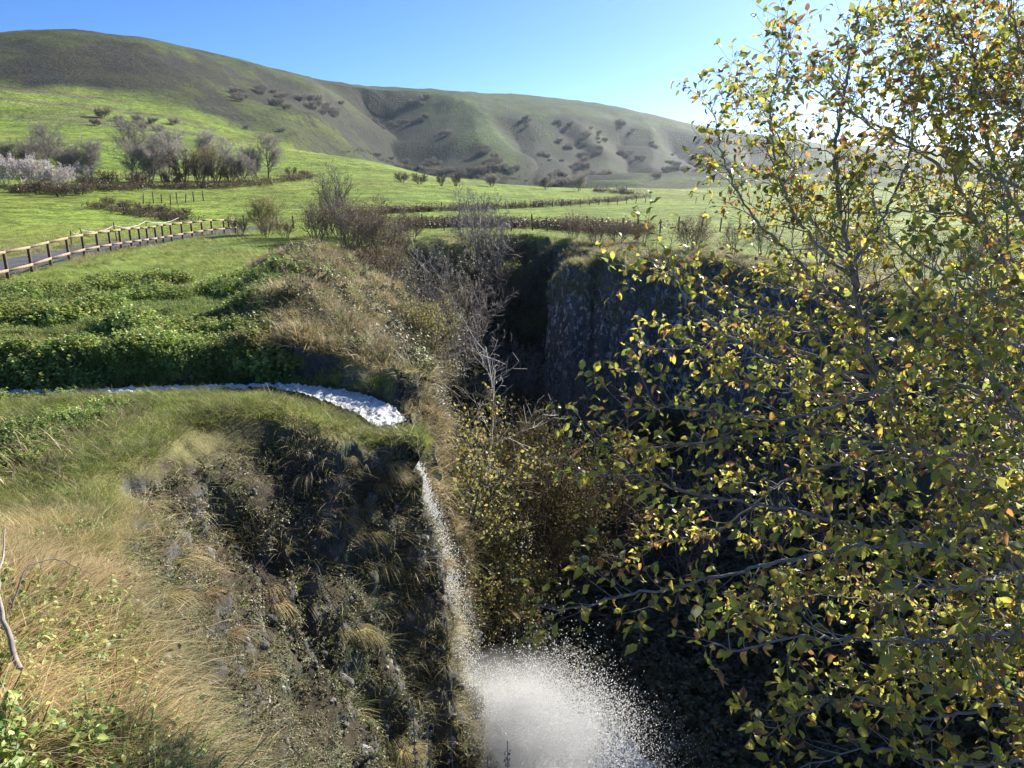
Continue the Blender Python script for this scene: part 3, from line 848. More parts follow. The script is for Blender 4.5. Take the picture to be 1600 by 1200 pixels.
def grass_clump(name, n, radius, h, w, cols, droop=0.5, spread=0.5, mat=None, segs=3, seed=0, one_side=0.0):
    rg = np.random.default_rng(seed)
    g = Geo()
    for k in range(n):
        a = rg.uniform(0, 6.283); rr = radius * math.sqrt(rg.uniform())
        b = np.array([rr * math.cos(a), rr * math.sin(a), -0.03])
        a2 = a + rg.normal(0, 0.9)
        out = np.array([math.cos(a2), math.sin(a2), 0.0])
        hh = h * rg.uniform(0.5, 1.1); sp_ = spread * rg.uniform(0.2, 1.2); dr = droop * rg.uniform(0.3, 1.3)
        t = np.linspace(0, 1, segs + 1)
        pos = b + out * (hh * (sp_ * t + dr * t ** 2.2))[:, None] + np.array([0, 0, 1]) * (hh * (t - 0.75 * dr * t ** 2.4))[:, None]
        sd = np.array([-out[1], out[0], 0.0])
        th = rg.uniform(0, 6.283); sd = sd * math.cos(th) + np.array([0, 0, 1]) * 0.3 * math.sin(th) + out * 0.5 * math.sin(th)
        ww = w * rg.uniform(0.7, 1.4) * (1 - t ** 1.5 * 0.9)
        V = np.empty((2 * (segs + 1), 3)); V[0::2] = pos - sd * ww[:, None]; V[1::2] = pos + sd * ww[:, None]
        Q = [[2 * q, 2 * q + 1, 2 * q + 3, 2 * q + 2] for q in range(segs)]
        c = np.array(cols[rg.integers(len(cols))]) * rg.uniform(0.75, 1.25)
        g.add(V, q=Q, c=c)
    return g.mesh(name, [mat or M_GRASS])

def leaf_pts(L, W, fold=0.25, bend=0.3):
    """ovate leaf, stalk at the origin, along +x, folded on its midrib"""
    t = np.array([0.0, 0.28, 0.58, 0.82, 1.0]); wd = np.array([0, 0.46, 0.48, 0.28, 0.0])
    mid = np.stack([t * L, 0 * t, -bend * L * t ** 2], 1)
    le = np.stack([t[1:4] * L, wd[1:4] * W, -bend * L * t[1:4] ** 2 + fold * W * wd[1:4]], 1)
    ri = le * np.array([1, -1, 1])
    V = np.concatenate([mid, le, ri])
    Tt = [[0, 1, 5], [0, 8, 1], [3, 4, 7], [3, 10, 4]]
    Qq = [[1, 2, 6, 5], [2, 3, 7, 6], [8, 9, 2, 1], [9, 10, 3, 2]]
    return V, Tt, Qq

def rot_to(d, n, rg):
    """matrix with x axis along d and random roll"""
    d = d / (np.linalg.norm(d) + 1e-9)
    s = np.cross(np.array([0, 0, 1.0]), d); s /= np.linalg.norm(s) + 1e-9
    u = np.cross(d, s)
    a = n
    s2 = s * math.cos(a) + u * math.sin(a); u2 = -s * math.sin(a) + u * math.cos(a)
    return np.stack([d, s2, u2], 1)

def herb(name, stems, h, leaves, L, cols, mat, seed=0, radius=0.12, simple=False):
    rg = np.random.default_rng(seed); g = Geo()
    for s_ in range(stems):
        a = rg.uniform(0, 6.283); rr = radius * math.sqrt(rg.uniform())
        b = np.array([rr * math.cos(a), rr * math.sin(a), -0.03]); lean = np.array([rg.normal(0, .25), rg.normal(0, .25), 1.0])
        hh = h * rg.uniform(0.55, 1.1)
        top = b + lean / np.linalg.norm(lean) * hh
        if not simple:
            tube(g, [b, (b + top) / 2 + rg.normal(0, 0.01, 3), top], [0.004, 0.003, 0.0015], 3, c=np.array(cols[0]) * 0.7)
        for k in range(leaves):
            t = rg.uniform(0.25, 1.0); p = b + (top - b) * t
            a = rg.uniform(0, 6.283)
            d = np.array([math.cos(a), math.sin(a), rg.uniform(-0.5, 0.6)])
            LL = L * rg.uniform(0.6, 1.3) * (1.15 - 0.5 * t)
            R = rot_to(d, rg.normal(0, 0.5), rg)
            c = np.array(cols[rg.integers(len(cols))]) * rg.uniform(0.75, 1.25)
            if simple:
                V = np.array([[0, 0, 0], [0.5, 0.36, 0.06], [1, 0, -0.15], [0.5, -0.36, 0.06]]) * LL
                g.add(V @ R.T + p, t=[[0, 2, 1], [0, 3, 2]], c=c)
            else:
                V, T_, Q_ = leaf_pts(LL, LL * 0.62)
                g.add(V @ R.T + p, t=T_, q=Q_, c=c)
    return g.mesh(name, [mat])

def blade_field(name, pts, nrm, per, radius, h, w, cols, droop, spread, align, label, cat, seed=0, mat=None, pull=0.12):
    """tufts of blades as one mesh: pts are tuft centres"""
    rg = np.random.default_rng(seed)
    n = len(pts) * per
    ci = np.repeat(np.arange(len(pts)), per)
    up = nrm[ci] * align + np.array([0, 0, 1.0]) * (1 - align); up /= np.linalg.norm(up, axis=1)[:, None]
    hdn = pull / 0.55 * nrm[ci] * np.array([1, 1, 0])          # down-slope pull
    a = rg.uniform(0, 6.283, n)
    out = np.stack([np.cos(a), np.sin(a), 0 * a], 1)
    out -= up * (out * up).sum(1)[:, None]; out /= np.linalg.norm(out, axis=1)[:, None] + 1e-9
    rr = radius * np.sqrt(rg.uniform(size=n))
    b = pts[ci] + out * rr[:, None] - up * 0.03
    a2 = rg.normal(0, 0.8, n)
    sd0 = np.cross(up, out)
    dirv = out * np.cos(a2)[:, None] + sd0 * np.sin(a2)[:, None]
    sc = (0.65 + 0.6 * rg.uniform(size=len(pts)))[ci]
    hh = h * rg.uniform(0.5, 1.1, n) * sc
    sp_ = spread * rg.uniform(0.2, 1.2, n); dr = droop * rg.uniform(0.3, 1.3, n)
    side = np.cross(up, dirv); th = rg.uniform(0, 6.283, n)
    side = side * np.cos(th)[:, None] + (dirv * 0.6 + up * 0.3) * np.sin(th)[:, None]
    ww = w * rg.uniform(0.7, 1.4, n)
    V = np.empty((n, 7, 3), np.float32)
    for k, t in enumerate((0.0, 0.4, 0.75, 1.0)):
        p = b + dirv * (hh * (sp_ * t + dr * t ** 2.2))[:, None] + up * (hh * t)[:, None] - np.array([0, 0, 1.0]) * (hh * 0.75 * dr * t ** 2.4)[:, None] + hdn * (hh * 0.55 * t ** 1.8)[:, None]
        if k < 3:
            q = side * (ww * (1, 0.85, 0.55)[k])[:, None]
            V[:, 2 * k] = p - q; V[:, 2 * k + 1] = p + q
        else: V[:, 6] = p
    o = np.arange(n)[:, None] * 7
    Q = np.concatenate([o + np.array([[0, 1, 3, 2]]), o + np.array([[2, 3, 5, 4]])])
    T_ = o + np.array([[4, 5, 6]])
    cols = np.array(cols)
    # tufts lean to one colour each
    cc = cols[np.where(rg.uniform(size=n) < 0.5, rg.integers(0, len(cols), len(pts))[ci], rg.integers(0, len(cols), n))] * rg.uniform(0.75, 1.25, (n, 1))
    me = make_mesh(name, V.reshape(-1, 3), [Q, T_], np.repeat(cc, 7, axis=0), [mat or M_GRASS])
    return tag(link(name, me), label, cat, kind='stuff')

STRAW = [(0.714, 0.554, 0.3), (0.623, 0.444, 0.231), (0.805, 0.665, 0.393), (0.545, 0.357, 0.185), (0.597, 0.542, 0.231)]
DRYMIX = [(0.38, 0.33, 0.19), (0.28, 0.28, 0.12), (0.44, 0.38, 0.24), (0.20, 0.23, 0.08), (0.24, 0.18, 0.11)]
FRESH = [(0.26, 0.342, 0.059), (0.319, 0.389, 0.083), (0.201, 0.295, 0.059), (0.401, 0.401, 0.118), (0.354, 0.425, 0.083)]
HERBC = [(0.234, 0.338, 0.078), (0.299, 0.416, 0.104), (0.169, 0.26, 0.078), (0.39, 0.442, 0.13), (0.442, 0.416, 0.13)]
mix_p = [grass_clump('mixed_clump', 46, 0.17, 0.30, 0.0030, DRYMIX + FRESH[:3], 0.6, 0.6, seed=10 + k) for k in range(3)]
green_p = [grass_clump('green_clump', 40, 0.22, 0.17, 0.0045, FRESH, 0.6, 0.7, seed=20 + k, segs=2) for k in range(3)]
far_p = [grass_clump('far_clump', 50, 0.5, 0.20, 0.012, FRESH, 0.6, 0.8, seed=30 + k, segs=2) for k in range(3)]
fard_p = [grass_clump('far_dry_clump', 60, 0.45, 0.36, 0.010, DRYMIX + STRAW[:2], 0.7, 0.7, seed=40 + k, segs=3) for k in range(3)]
herb_p = [herb('herb_plant', 5, 0.24, 11, 0.042, HERBC, M_HERB, seed=50 + k) for k in range(4)]
nett_p = [herb('nettle_plant', 9, 0.55, 16, 0.13, HERBC, M_HERB, seed=60 + k, radius=0.4, simple=True) for k in range(4)]
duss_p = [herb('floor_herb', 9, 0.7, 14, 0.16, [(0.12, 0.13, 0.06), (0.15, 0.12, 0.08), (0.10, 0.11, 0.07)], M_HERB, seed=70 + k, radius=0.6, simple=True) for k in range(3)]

left = CC[..., 0] < 2.5
land = cD < cW * 0.9
# 1 dry slope by the viewer
slope_w = land * (cR < 14) * (1 - sstep(11.0, 13.4, np.hypot(CC[..., 0] * 0.92, CC[..., 1]) + 1.2 * cm1)) * (cst < 0.6)
w = slope_w * (0.45 + 0.8 * sstep(-0.3, 0.3, cm1)) * sstep(2.0, 4.2, cR + 1.3 * cm2) / np.maximum(cR, 3) ** 1.2
p, n, _ = sample(w, 3900)
blade_field('dry_grass', p, n, 16, 0.14, 0.29, 0.0024, STRAW, 0.75, 0.65, 0.35, 'long straw coloured grass on the near slope', 'grass', 1)
w = slope_w * (0.5 + sstep(-0.1, 0.3, -cm1)) / np.maximum(cR, 2.5) ** 1.4
p, n, _ = sample(w, 2600)
blade_field('mixed_grass', p, n, 11, 0.15, 0.24, 0.0028, DRYMIX + FRESH[:3], 0.6, 0.6, 0.5, 'half green grass among the straw on the near slope', 'grass', 2)
w = slope_w * (0.06 + 1.0 * (1 - sstep(2.8, 4.6, cR + 1.6 * cm1))) / np.maximum(cR, 2.0)
p, n, _ = sample(w, 800)
scatter('leafy_weeds', herb_p, p, align_euler(n, 0.4), RNG.uniform(0.6, 1.2, len(p)), 'low leafy weeds at the viewer end of the slope', 'weeds')
# 2 meadow turf
berm_zone = (cIx > 14.3) & (cIx < 20.6) & (cD > -2.6 + 0.9 * cm1) & (cR < 60)
strm_y = np.interp(CC[..., 0], STREAM[:, 0], STREAM[:, 1])
berm_zone |= (CC[..., 0] > -7.0) & (CC[..., 0] < -1.5) & (CC[..., 1] > np.interp(CC[..., 0], STREAM[:, 0], STREAM[:, 1]) + 0.6) & (cR < 27)
nettle_zone = (CC[..., 1] > np.interp(CC[..., 0], STREAM[:, 0], STREAM[:, 1]) + 0.75) & (cR < 40 + 4 * cm1) & (cD < -2.2 + cm1) & (CC[..., 0] < -5) & (cRD > 3.0)
mead = land & ~((cD > 0.1) & (cIx > 4.5) & (cIx < 12.6)) & (cR > 11) & (cR < 31) & ~berm_zone & (cSD > 0.62) & (cRD > 2.2)
p, n, _ = sample(mead * (1.0 - 0.5 * nettle_zone), 9600)
scatter('meadow_grass', green_p + mix_p[:1], p, align_euler(n, 0.4), RNG.uniform(0.6, 1.5, len(p)), 'short green grass either side of the stream', 'grass')
mead2 = land & (cR > 28) & (cR < 80) & ~berm_zone & (cRD > 2.2)
p, n, _ = sample(mead2 / np.maximum(cR, 30), 6500)
scatter('meadow_grass', far_p, p, align_euler(n, 0.3), RNG.uniform(0.5, 1.3, len(p)), 'green grass on the plateau beside the fenced road', 'grass')
p, n, _ = sample((mead | mead2) * sstep(0.05, 0.4, cm1) * (cR > 12) / np.maximum(cR, 16) + 0.05 * (cRD > 2.1) * (cRD < 2.8) * land, 1500)
scatter('mixed_grass', mix_p + fard_p[:1], p, align_euler(n, 0.3), RNG.uniform(0.7, 1.6, len(p)), 'paler tufts scattered through the meadow', 'grass')
p, n, _ = sample((cSD > 0.25) & (cSD < 0.8) & (cR < 30) & (CC[..., 0] < -3.6), 420)
scatter('stream_grass', green_p + mix_p, p + np.array([0, 0, 0.12]), align_euler(n, 0.2), RNG.uniform(0.7, 1.5, len(p)), 'grass leaning over the edges of the stream', 'grass')
# 3 nettles
patch = sstep(-0.5, -0.1, fbm(CC[..., 0] / 3.5, CC[..., 1] / 2.2, oct=2, seed=211))
edge = np.exp(-((cSD - 1.1) / 0.6) ** 2) * (CC[..., 0] < -3.5)
p, n, ij = sample(nettle_zone * (patch * (0.5 + 0.5 * (cR < 34)) + 0.9 * edge), 4600)
mnd = sstep(-0.35, 0.45, fbm(p[:, 0] / 1.5, p[:, 1] / 1.5, oct=2, seed=213))
scatter('nettle_bed', nett_p, p, align_euler(n, 0.15), (0.35 + 0.8 * mnd * patch[ij]) * RNG.uniform(0.7, 1.15, len(p)), 'dense bed of dark green nettles beyond the stream', 'nettles')
p, n, _ = sample((mead & ~nettle_zone) * sstep(0.0, 0.3, cm1) * (CC[..., 0] < -8.5), 320)
scatter('leafy_weeds', nett_p, p, align_euler(n, 0.2), RNG.uniform(0.25, 0.6, len(p)), 'leafy weeds in the grass on the near side of the stream', 'weeds')
p, n, _ = sample((cSD < 1.5) & (cSD > 0.2) & (cR < 40) & (CC[..., 0] < -10.8) & (CC[..., 0] > -24), 420)
scatter('stream_weeds', nett_p, p, align_euler(n, 0.1), RNG.uniform(0.45, 0.85, len(p)), 'leafy weeds closing over the stream at the left', 'weeds')
# 4 dry bank
bank = berm_zone & (cD < cW + 0.6) & (cst < 0.75) & (cSD > 1.35)
p, n, _ = sample(bank * (0.25 + sstep(-0.2, 0.3, cm2)) / np.maximum(cR, 20), 3000)
scatter('dry_grass', fard_p, p, align_euler(n, 0.6), RNG.uniform(0.6, 1.4, len(p)), 'dry brown grass on the bank beyond the waterfall', 'grass')
p, n, _ = sample(bank * sstep(-0.1, 0.3, -cm2) / np.maximum(cR, 20), 700)
scatter('bank_weeds', nett_p[:2] + duss_p, p, align_euler(n, 0.4), RNG.uniform(0.35, 0.85, len(p)), 'low dead and green weeds among the dry bank grass', 'weeds')
# 5 brink and cliff faces
brink = (cD > -1.3) & (cD < cW + 0.9) & (cIx > 2.5) & (cIx < 15.5) & (cR < 30) & (cSD > 0.6)
p, n, _ = sample(brink, 2100)
blade_field('brink_grass', p, n, 14, 0.16, 0.32, 0.004, DRYMIX + STRAW[:3] + FRESH[:1], 0.8, 0.5, 0.4, 'rough grass hanging over the brink of the near cliff', 'grass', 3, pull=0.45)
face = (cD > cW * 0.7) & (cIx > 2) & (cIx < 13.5) & (cR < 24) & (CC[..., 2] > -11)
fn = fbm(CC[..., 0] / 1.1, CC[..., 1] / 1.1, CC[..., 2] / 1.4, oct=3, seed=221)
p, n, _ = sample(face * (0.35 + sstep(-0.1, 0.3, fn)) / np.maximum(cR, 4) ** 1.3, 6600)
blade_field('cliff_grass', p, n, 10, 0.10, 0.28, 0.0034, DRYMIX + [(0.07, 0.10, 0.025)] * 3 + [(0.10, 0.085, 0.04)] * 2, 1.0, 0.45, 0.35, 'tufts and moss clinging to the near cliff face', 'grass', 4, pull=0.55)
p, n, _ = sample(face * sstep(0.0, 0.4, -fn) * (cR > 6), 600)
scatter('cliff_weeds', herb_p, p, align_euler(n, 0.9), RNG.uniform(0.3, 0.6, len(p)), 'small leafy plants rooted in cracks of the near cliff', 'weeds')
scrub_p = [herb('cliff_scrub', 7, 0.2, 9, 0.045, [(0.16, 0.14, 0.08), (0.12, 0.14, 0.05), (0.20, 0.16, 0.10), (0.10, 0.09, 0.06), (0.17, 0.19, 0.06)], M_HERB, seed=80 + k, radius=0.14, simple=True) for k in range(4)]
p, n, _ = sample(face * (cR > 4.5) / np.maximum(cR, 4) ** 1.2, 7200)
scatter('cliff_weeds', scrub_p, p, align_euler(n, 0.6), RNG.uniform(0.6, 1.4, len(p)), 'dense low brown and green weeds over the near cliff face', 'weeds')
face2 = (cD > cW * 0.7) & (cIx > 15) & (cIx < 24.5) & (cR < 75) & (CC[..., 2] > -11)
p, n, _ = sample(face2, 2600)
scatter('cliff_grass', fard_p + duss_p, p, align_euler(n, 0.7), RNG.uniform(0.5, 1.3, len(p)), 'dry growth on the far cliff walls of the gorge', 'grass')
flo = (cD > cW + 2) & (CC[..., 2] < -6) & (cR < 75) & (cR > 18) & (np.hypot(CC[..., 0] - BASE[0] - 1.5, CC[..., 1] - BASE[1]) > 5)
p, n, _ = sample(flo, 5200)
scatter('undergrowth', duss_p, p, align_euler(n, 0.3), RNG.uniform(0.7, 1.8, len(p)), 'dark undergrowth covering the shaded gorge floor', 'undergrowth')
blt = (cIx > 24.3) & (cIx < 31) & (cD > -4) & (cD < cW + 0.1) & (cR < 70)
p, n, _ = sample(blt, 1500)
scatter('bluff_grass', fard_p + far_p[:1], p, align_euler(n, 0.6), RNG.uniform(0.6, 1.3, len(p)), 'dry grass capping the dark rock bluff', 'grass')
print('scatter', round(time.time() - T0, 1))

# ================================================================== GROWING THINGS
def unit(v):
    v = np.asarray(v, float); return v / (np.linalg.norm(v) + 1e-9)

def grow(geo, tips, p, d, L, r0, level, cfg, rg):
    """one stem and its side shoots; tips collects (point, direction, level)"""
    n = max(3, int(3 + L / cfg['seg'][min(level, len(cfg['seg']) - 1)]))
    pts = [np.array(p, float)]; dd = unit(d); st = L / n
    for k in range(n):
        dd = unit(dd + rg.normal(0, cfg['wob'], 3) + np.array([0, 0, cfg['up'][min(level, len(cfg['up']) - 1)]]))
        pts.append(pts[-1] + dd * st)
    pts = np.array(pts)
    last = level >= cfg['lev']
    tr = cfg['tip'] if last else 0.35
    rad = np.maximum(r0 * np.linspace(1, tr, len(pts)), cfg['rmin'])
    col = cfg['col'] * rg.uniform(0.8, 1.2)
    tube(geo[0] if level <= cfg.get('trunk_lev', 0) else geo[1], pts, rad, 5 if level == 0 else (4 if level == 1 else 3), c=col)
    if level >= cfg['lev'] - 1:
        for k in range(1, len(pts)): tips.append((pts[k], unit(pts[k] - pts[k - 1]), level))
    if last: return
    nb = cfg['n'][level]
    nb = max(1, int(nb * rg.uniform(0.8, 1.2)))
    for k in range(nb):
        t = cfg['t0'][level] + (1 - cfg['t0'][level]) * ((k + rg.uniform()) / nb)
        f = t * (len(pts) - 1); i = min(int(f), len(pts) - 2); q = pts[i] + (pts[i + 1] - pts[i]) * (f - i)
        ax = unit(pts[i + 1] - pts[i])
        pr = unit(np.cross(ax, rg.normal(0, 1, 3)))
        an = math.radians(rg.uniform(*cfg['ang']))
        nd = ax * math.cos(an) + pr * math.sin(an)
        LL = L * cfg['lr'][level] * rg.uniform(0.7, 1.2) * (1.15 - 0.55 * t)
        grow(geo, tips, q, nd, LL, max(rad[i] * cfg['rr'], cfg['rmin']), level + 1, cfg, rg)

def leaf_quads(geo, tips, per, size, cols, rg, frac=1.0, spread=0.06, weights=None, slim=0.36, follow=0.0):
    sel = [t for t in tips if rg.uniform() < frac]
    if not sel: return
    pts = np.repeat(np.array([t[0] for t in sel]), per, axis=0); n = len(pts)
    pts = pts + rg.normal(0, spread, (n, 3))
    d = rg.normal(0, 1, (n, 3)); d[:, 2] -= 0.4
    if follow: d = d * (1 - follow) + np.repeat(np.array([t[1] for t in sel]), per, axis=0) * 1.6 * follow + np.array([0, 0, 0.4])
    d /= np.linalg.norm(d, axis=1)[:, None]
    s = np.cross(d, rg.normal(0, 1, (n, 3))); s /= np.linalg.norm(s, axis=1)[:, None]
    L = size * rg.uniform(0.6, 1.3, (n, 1))
    V = np.stack([pts, pts + d * L * 0.5 + s * L * slim, pts + d * L, pts + d * L * 0.5 - s * L * slim], 1)
    F = np.arange(n)[:, None] * 4 + np.array([[0, 1, 2, 3]])
    cols = np.array(cols); c = cols[rg.choice(len(cols), n, p=weights)] * rg.uniform(0.75, 1.25, (n, 1))
    geo.add(V.reshape(-1, 3), q=F, c=np.repeat(c, 4, axis=0))

GREYT = np.array([0.165, 0.148, 0.132]); BROWNT = np.array([0.11, 0.075, 0.05]); PALET = np.array([0.27, 0.25, 0.22]); SILVER = np.array([0.52, 0.47, 0.45])
def tree_proto(seed, H, stems=1, lev=3, n=(9, 7, 6, 5), col=GREYT, leaves=None, fan=0.25, r0=0.13, rmin=0.011, up=(0.12, 0.10, 0.06, 0.02), lr=(0.62, 0.55, 0.5, 0.45), ang=(25, 60), t0=(0.3, 0.2, 0.15, 0.1), wob=0.10, stem_len=0.85):
    rg = np.random.default_rng(seed); g = (Geo(), Geo()); tips = []
    cfg = dict(seg=(0.7, 0.5, 0.4, 0.4), wob=wob, up=up, lev=lev, tip=0.3, rmin=rmin, col=col, n=n, t0=t0, ang=ang, lr=lr, rr=0.62)
    for s_ in range(stems):
        a = 6.283 * s_ / stems + rg.uniform(-0.4, 0.4)
        d = np.array([math.cos(a) * fan * rg.uniform(0.5, 1.3), math.sin(a) * fan * rg.uniform(0.5, 1.3), 1]) if stems > 1 else np.array([0.04, 0.02, 1])
        grow(g, tips, np.array([math.cos(a), math.sin(a), 0]) * (0.12 * (stems > 1)) * H / 4 - np.array([0, 0, 0.25]), d, H * stem_len * rg.uniform(0.8, 1.1), r0, 0, cfg, rg)
    lg = None
    if leaves:
        lg = Geo(); leaf_quads(lg, tips, leaves[1], leaves[2], leaves[0], rg, leaves[3], leaves[4] if len(leaves) > 4 else 0.06, slim=leaves[5] if len(leaves) > 5 else 0.36, follow=0.6 if len(leaves) > 5 else 0)
    trunk = g[0].mesh('trunk', [M_BARK]); crown = g[1].mesh('crown', [M_TWIG])
    lm = lg.mesh('foliage', [M_FOLI], smooth=False) if lg else None
    return trunk, crown, lm

def plant(name, proto, loc, rz, s, label, cat, group=None, tilt=(0, 0)):
    o = empty(name, loc, rz, s)
    if tilt != (0, 0): o.rotation_euler = (tilt[0], tilt[1], rz)
    tr, cr, lm = proto
    link('trunk', tr, o); link('crown', cr, o)
    if lm is not None: link('foliage', lm, o)
    return tag(o, label, cat, group)

GOLD = [(0.44, 0.36, 0.10), (0.34, 0.33, 0.10), (0.30, 0.21, 0.09), (0.25, 0.28, 0.09), (0.18, 0.19, 0.07)]
RUSSET = [(0.19, 0.13, 0.075), (0.16, 0.115, 0.07), (0.28, 0.19, 0.08), (0.13, 0.11, 0.07)]
LIME = [(0.25, 0.30, 0.06), (0.20, 0.25, 0.05), (0.32, 0.33, 0.08)]
DULL = [(0.09, 0.095, 0.03), (0.07, 0.08, 0.03), (0.12, 0.11, 0.035), (0.20, 0.16, 0.04)]  # dark olive; the big bush's missing gorge shade is put into these colours
GREYL = [(0.13, 0.12, 0.10), (0.10, 0.10, 0.07)]
TWC = [tuple(GREYT * 2.0), tuple(GREYT * 1.6), tuple(GREYT * 1.2)]
TWP = [tuple(PALET * 1.3), tuple(PALET * 1.5), tuple(GREYT * 1.5)]
PR = {
    'bare_a': tree_proto(1, 9.5, lev=3, n=(14, 9, 6), r0=0.22, rmin=0.018, ang=(35, 70), t0=(0.16, 0.15, 0.1), lr=(0.72, 0.55, 0.5), up=(0.10, 0.07, 0.04, 0.02), leaves=(TWC, 2, 0.75, 0.9, 0.1, 0.022)),
    'bare_b': tree_proto(2, 8.0, stems=5, lev=3, n=(9, 7, 5), r0=0.13, rmin=0.018, fan=0.7, ang=(30, 65), t0=(0.15, 0.15, 0.1), lr=(0.62, 0.55, 0.5), leaves=(TWC, 2, 0.7, 0.9, 0.1, 0.022)),
    'bare_c': tree_proto(3, 9.0, stems=3, lev=3, n=(11, 8, 5), r0=0.15, rmin=0.018, fan=0.5, ang=(30, 65), t0=(0.15, 0.15, 0.1), lr=(0.66, 0.55, 0.5), col=PALET * 0.8, leaves=(TWP, 2, 0.7, 0.9, 0.1, 0.022)),
    'silver': tree_proto(4, 5.0, stems=7, lev=3, n=(7, 6, 5), r0=0.06, rmin=0.022, fan=0.9, col=SILVER, up=(0.02, 0.0, -0.03, -0.03), leaves=([tuple(SILVER), tuple(SILVER * 1.15)], 1, 0.16, 0.8, 0.1)),
    'thicket': tree_proto(5, 5.5, stems=11, lev=2, n=(11, 8), r0=0.07, rmin=0.022, fan=0.5, col=BROWNT * 0.9, lr=(0.35, 0.5)),
    'small_bare': tree_proto(6, 5.0, stems=4, lev=3, n=(8, 6, 5), r0=0.06, rmin=0.007, fan=0.35, col=GREYT * 0.9),
    'russet': tree_proto(7, 3.2, stems=8, lev=2, n=(10, 7), r0=0.035, rmin=0.007, fan=0.7, col=GREYT * 0.8, leaves=(RUSSET, 1, 0.09, 0.8)),
    'gold': tree_proto(8, 3.6, stems=8, lev=2, n=(12, 8), r0=0.035, rmin=0.006, fan=0.6, col=GREYT, leaves=(GOLD, 2, 0.085, 0.85)),
    'lime': tree_proto(9, 3.4, stems=6, lev=2, n=(12, 8), r0=0.035, rmin=0.006, fan=0.55, col=GREYT, leaves=(LIME, 2, 0.09, 0.8)),
    'dull': tree_proto(10, 6.5, stems=9, lev=3, n=(8, 6, 4), r0=0.06, rmin=0.007, fan=0.5, col=BROWNT, leaves=(DULL, 1, 0.085, 0.9, 0.09)),
    'dim_bare': tree_proto(11, 5.5, stems=6, lev=3, n=(7, 5, 5), r0=0.05, rmin=0.011, fan=0.6, col=GREYT * 1.7),
    'sapling': tree_proto(12, 5.4, lev=3, n=(13, 6, 4), r0=0.032, rmin=0.004, stem_len=1.0, col=np.array([0.62, 0.58, 0.53]), wob=0.10, ang=(30, 60), lr=(0.30, 0.5, 0.5), t0=(0.3, 0.2, 0.15)),
    'scrub': tree_proto(13, 2.2, stems=9, lev=2, n=(7, 5), r0=0.04, rmin=0.02, fan=0.9, col=BROWNT, leaves=(GREYL + RUSSET[:2], 1, 0.14, 0.7, 0.1)),
    'far_bush': tree_proto(14, 2.4, stems=9, lev=2, n=(9, 6), r0=0.05, rmin=0.02, fan=1.1, col=GREYT * 1.6, leaves=([(0.24, 0.21, 0.165), (0.20, 0.18, 0.13)], 1, 0.20, 0.5, 0.15)),
    'far_rust': tree_proto(15, 2.6, stems=9, lev=2, n=(9, 6), r0=0.05, rmin=0.02, fan=1.0, col=GREYT, leaves=([(0.20, 0.13, 0.07), (0.17, 0.12, 0.07)], 1, 0.20, 0.6, 0.15)),
}
print('protos', round(time.time() - T0, 1), {k: sum(len(m.polygons) for m in v if m) for k, v in PR.items()})

# where photo rays meet the ground
def hits(pxpy):
    rs = np.concatenate([np.linspace(3, 90, 500), np.geomspace(90.5, 1700, 420)])
    D = np.array([ray(*q) for q in pxpy]); hz = np.hypot(D[:, 0], D[:, 1])
    Xs = D[:, 0:1] / hz[:, None] * rs; Ys = D[:, 1:2] / hz[:, None] * rs; Zr = CAM_Z + D[:, 2:3] / hz[:, None] * rs
    Zg = height(Xs, Ys)[0]
    below = Zr <= Zg
    k = np.where(below.any(1), below.argmax(1), len(rs) - 1)
    i = np.arange(len(pxpy))
    return np.stack([Xs[i, k], Ys[i, k], Zg[i, k]], 1)
def at_xy(lst):
    a = np.array(lst, float); z = height(a[:, 0], a[:, 1])[0]
    return np.column_stack([a, z])
rg4 = np.random.default_rng(44)
ORD = ['first', 'second', 'third', 'fourth', 'fifth', 'sixth', 'seventh', 'eighth', 'ninth', 'tenth', 'eleventh', 'twelfth', 'thirteenth', 'fourteenth', 'fifteenth', 'sixteenth', 'seventeenth', 'eighteenth', 'nineteenth', 'twentieth',
       'twenty-first', 'twenty-second', 'twenty-third', 'twenty-fourth']
def ranks(lst):
    o = sorted(range(len(lst)), key=lambda k: lst[k][0] / lst[k][1]); r_ = [0] * len(lst)
    for i, k in enumerate(o): r_[k] = i
    return r_
def place(name, spec, cat, group=None, sink=0.1):
    """spec rows: px, py, proto, scale, label"""
    for (px, py, pr, s_, lab), q in zip(spec, hits([(a[0], a[1]) for a in spec])):
        plant(name, PR[pr], (q[0], q[1], q[2] - sink), rg4.uniform(0, 6.28), s_, lab, cat, group)
def place_xy(name, spec, cat, group=None, sink=0.15):
    for (x_, y_, pr, s_, lab), q in zip(spec, at_xy([(a[0], a[1]) for a in spec])):
        plant(name, PR[pr], (q[0], q[1], q[2] - sink), rg4.uniform(0, 6.28), s_, lab, cat, group)

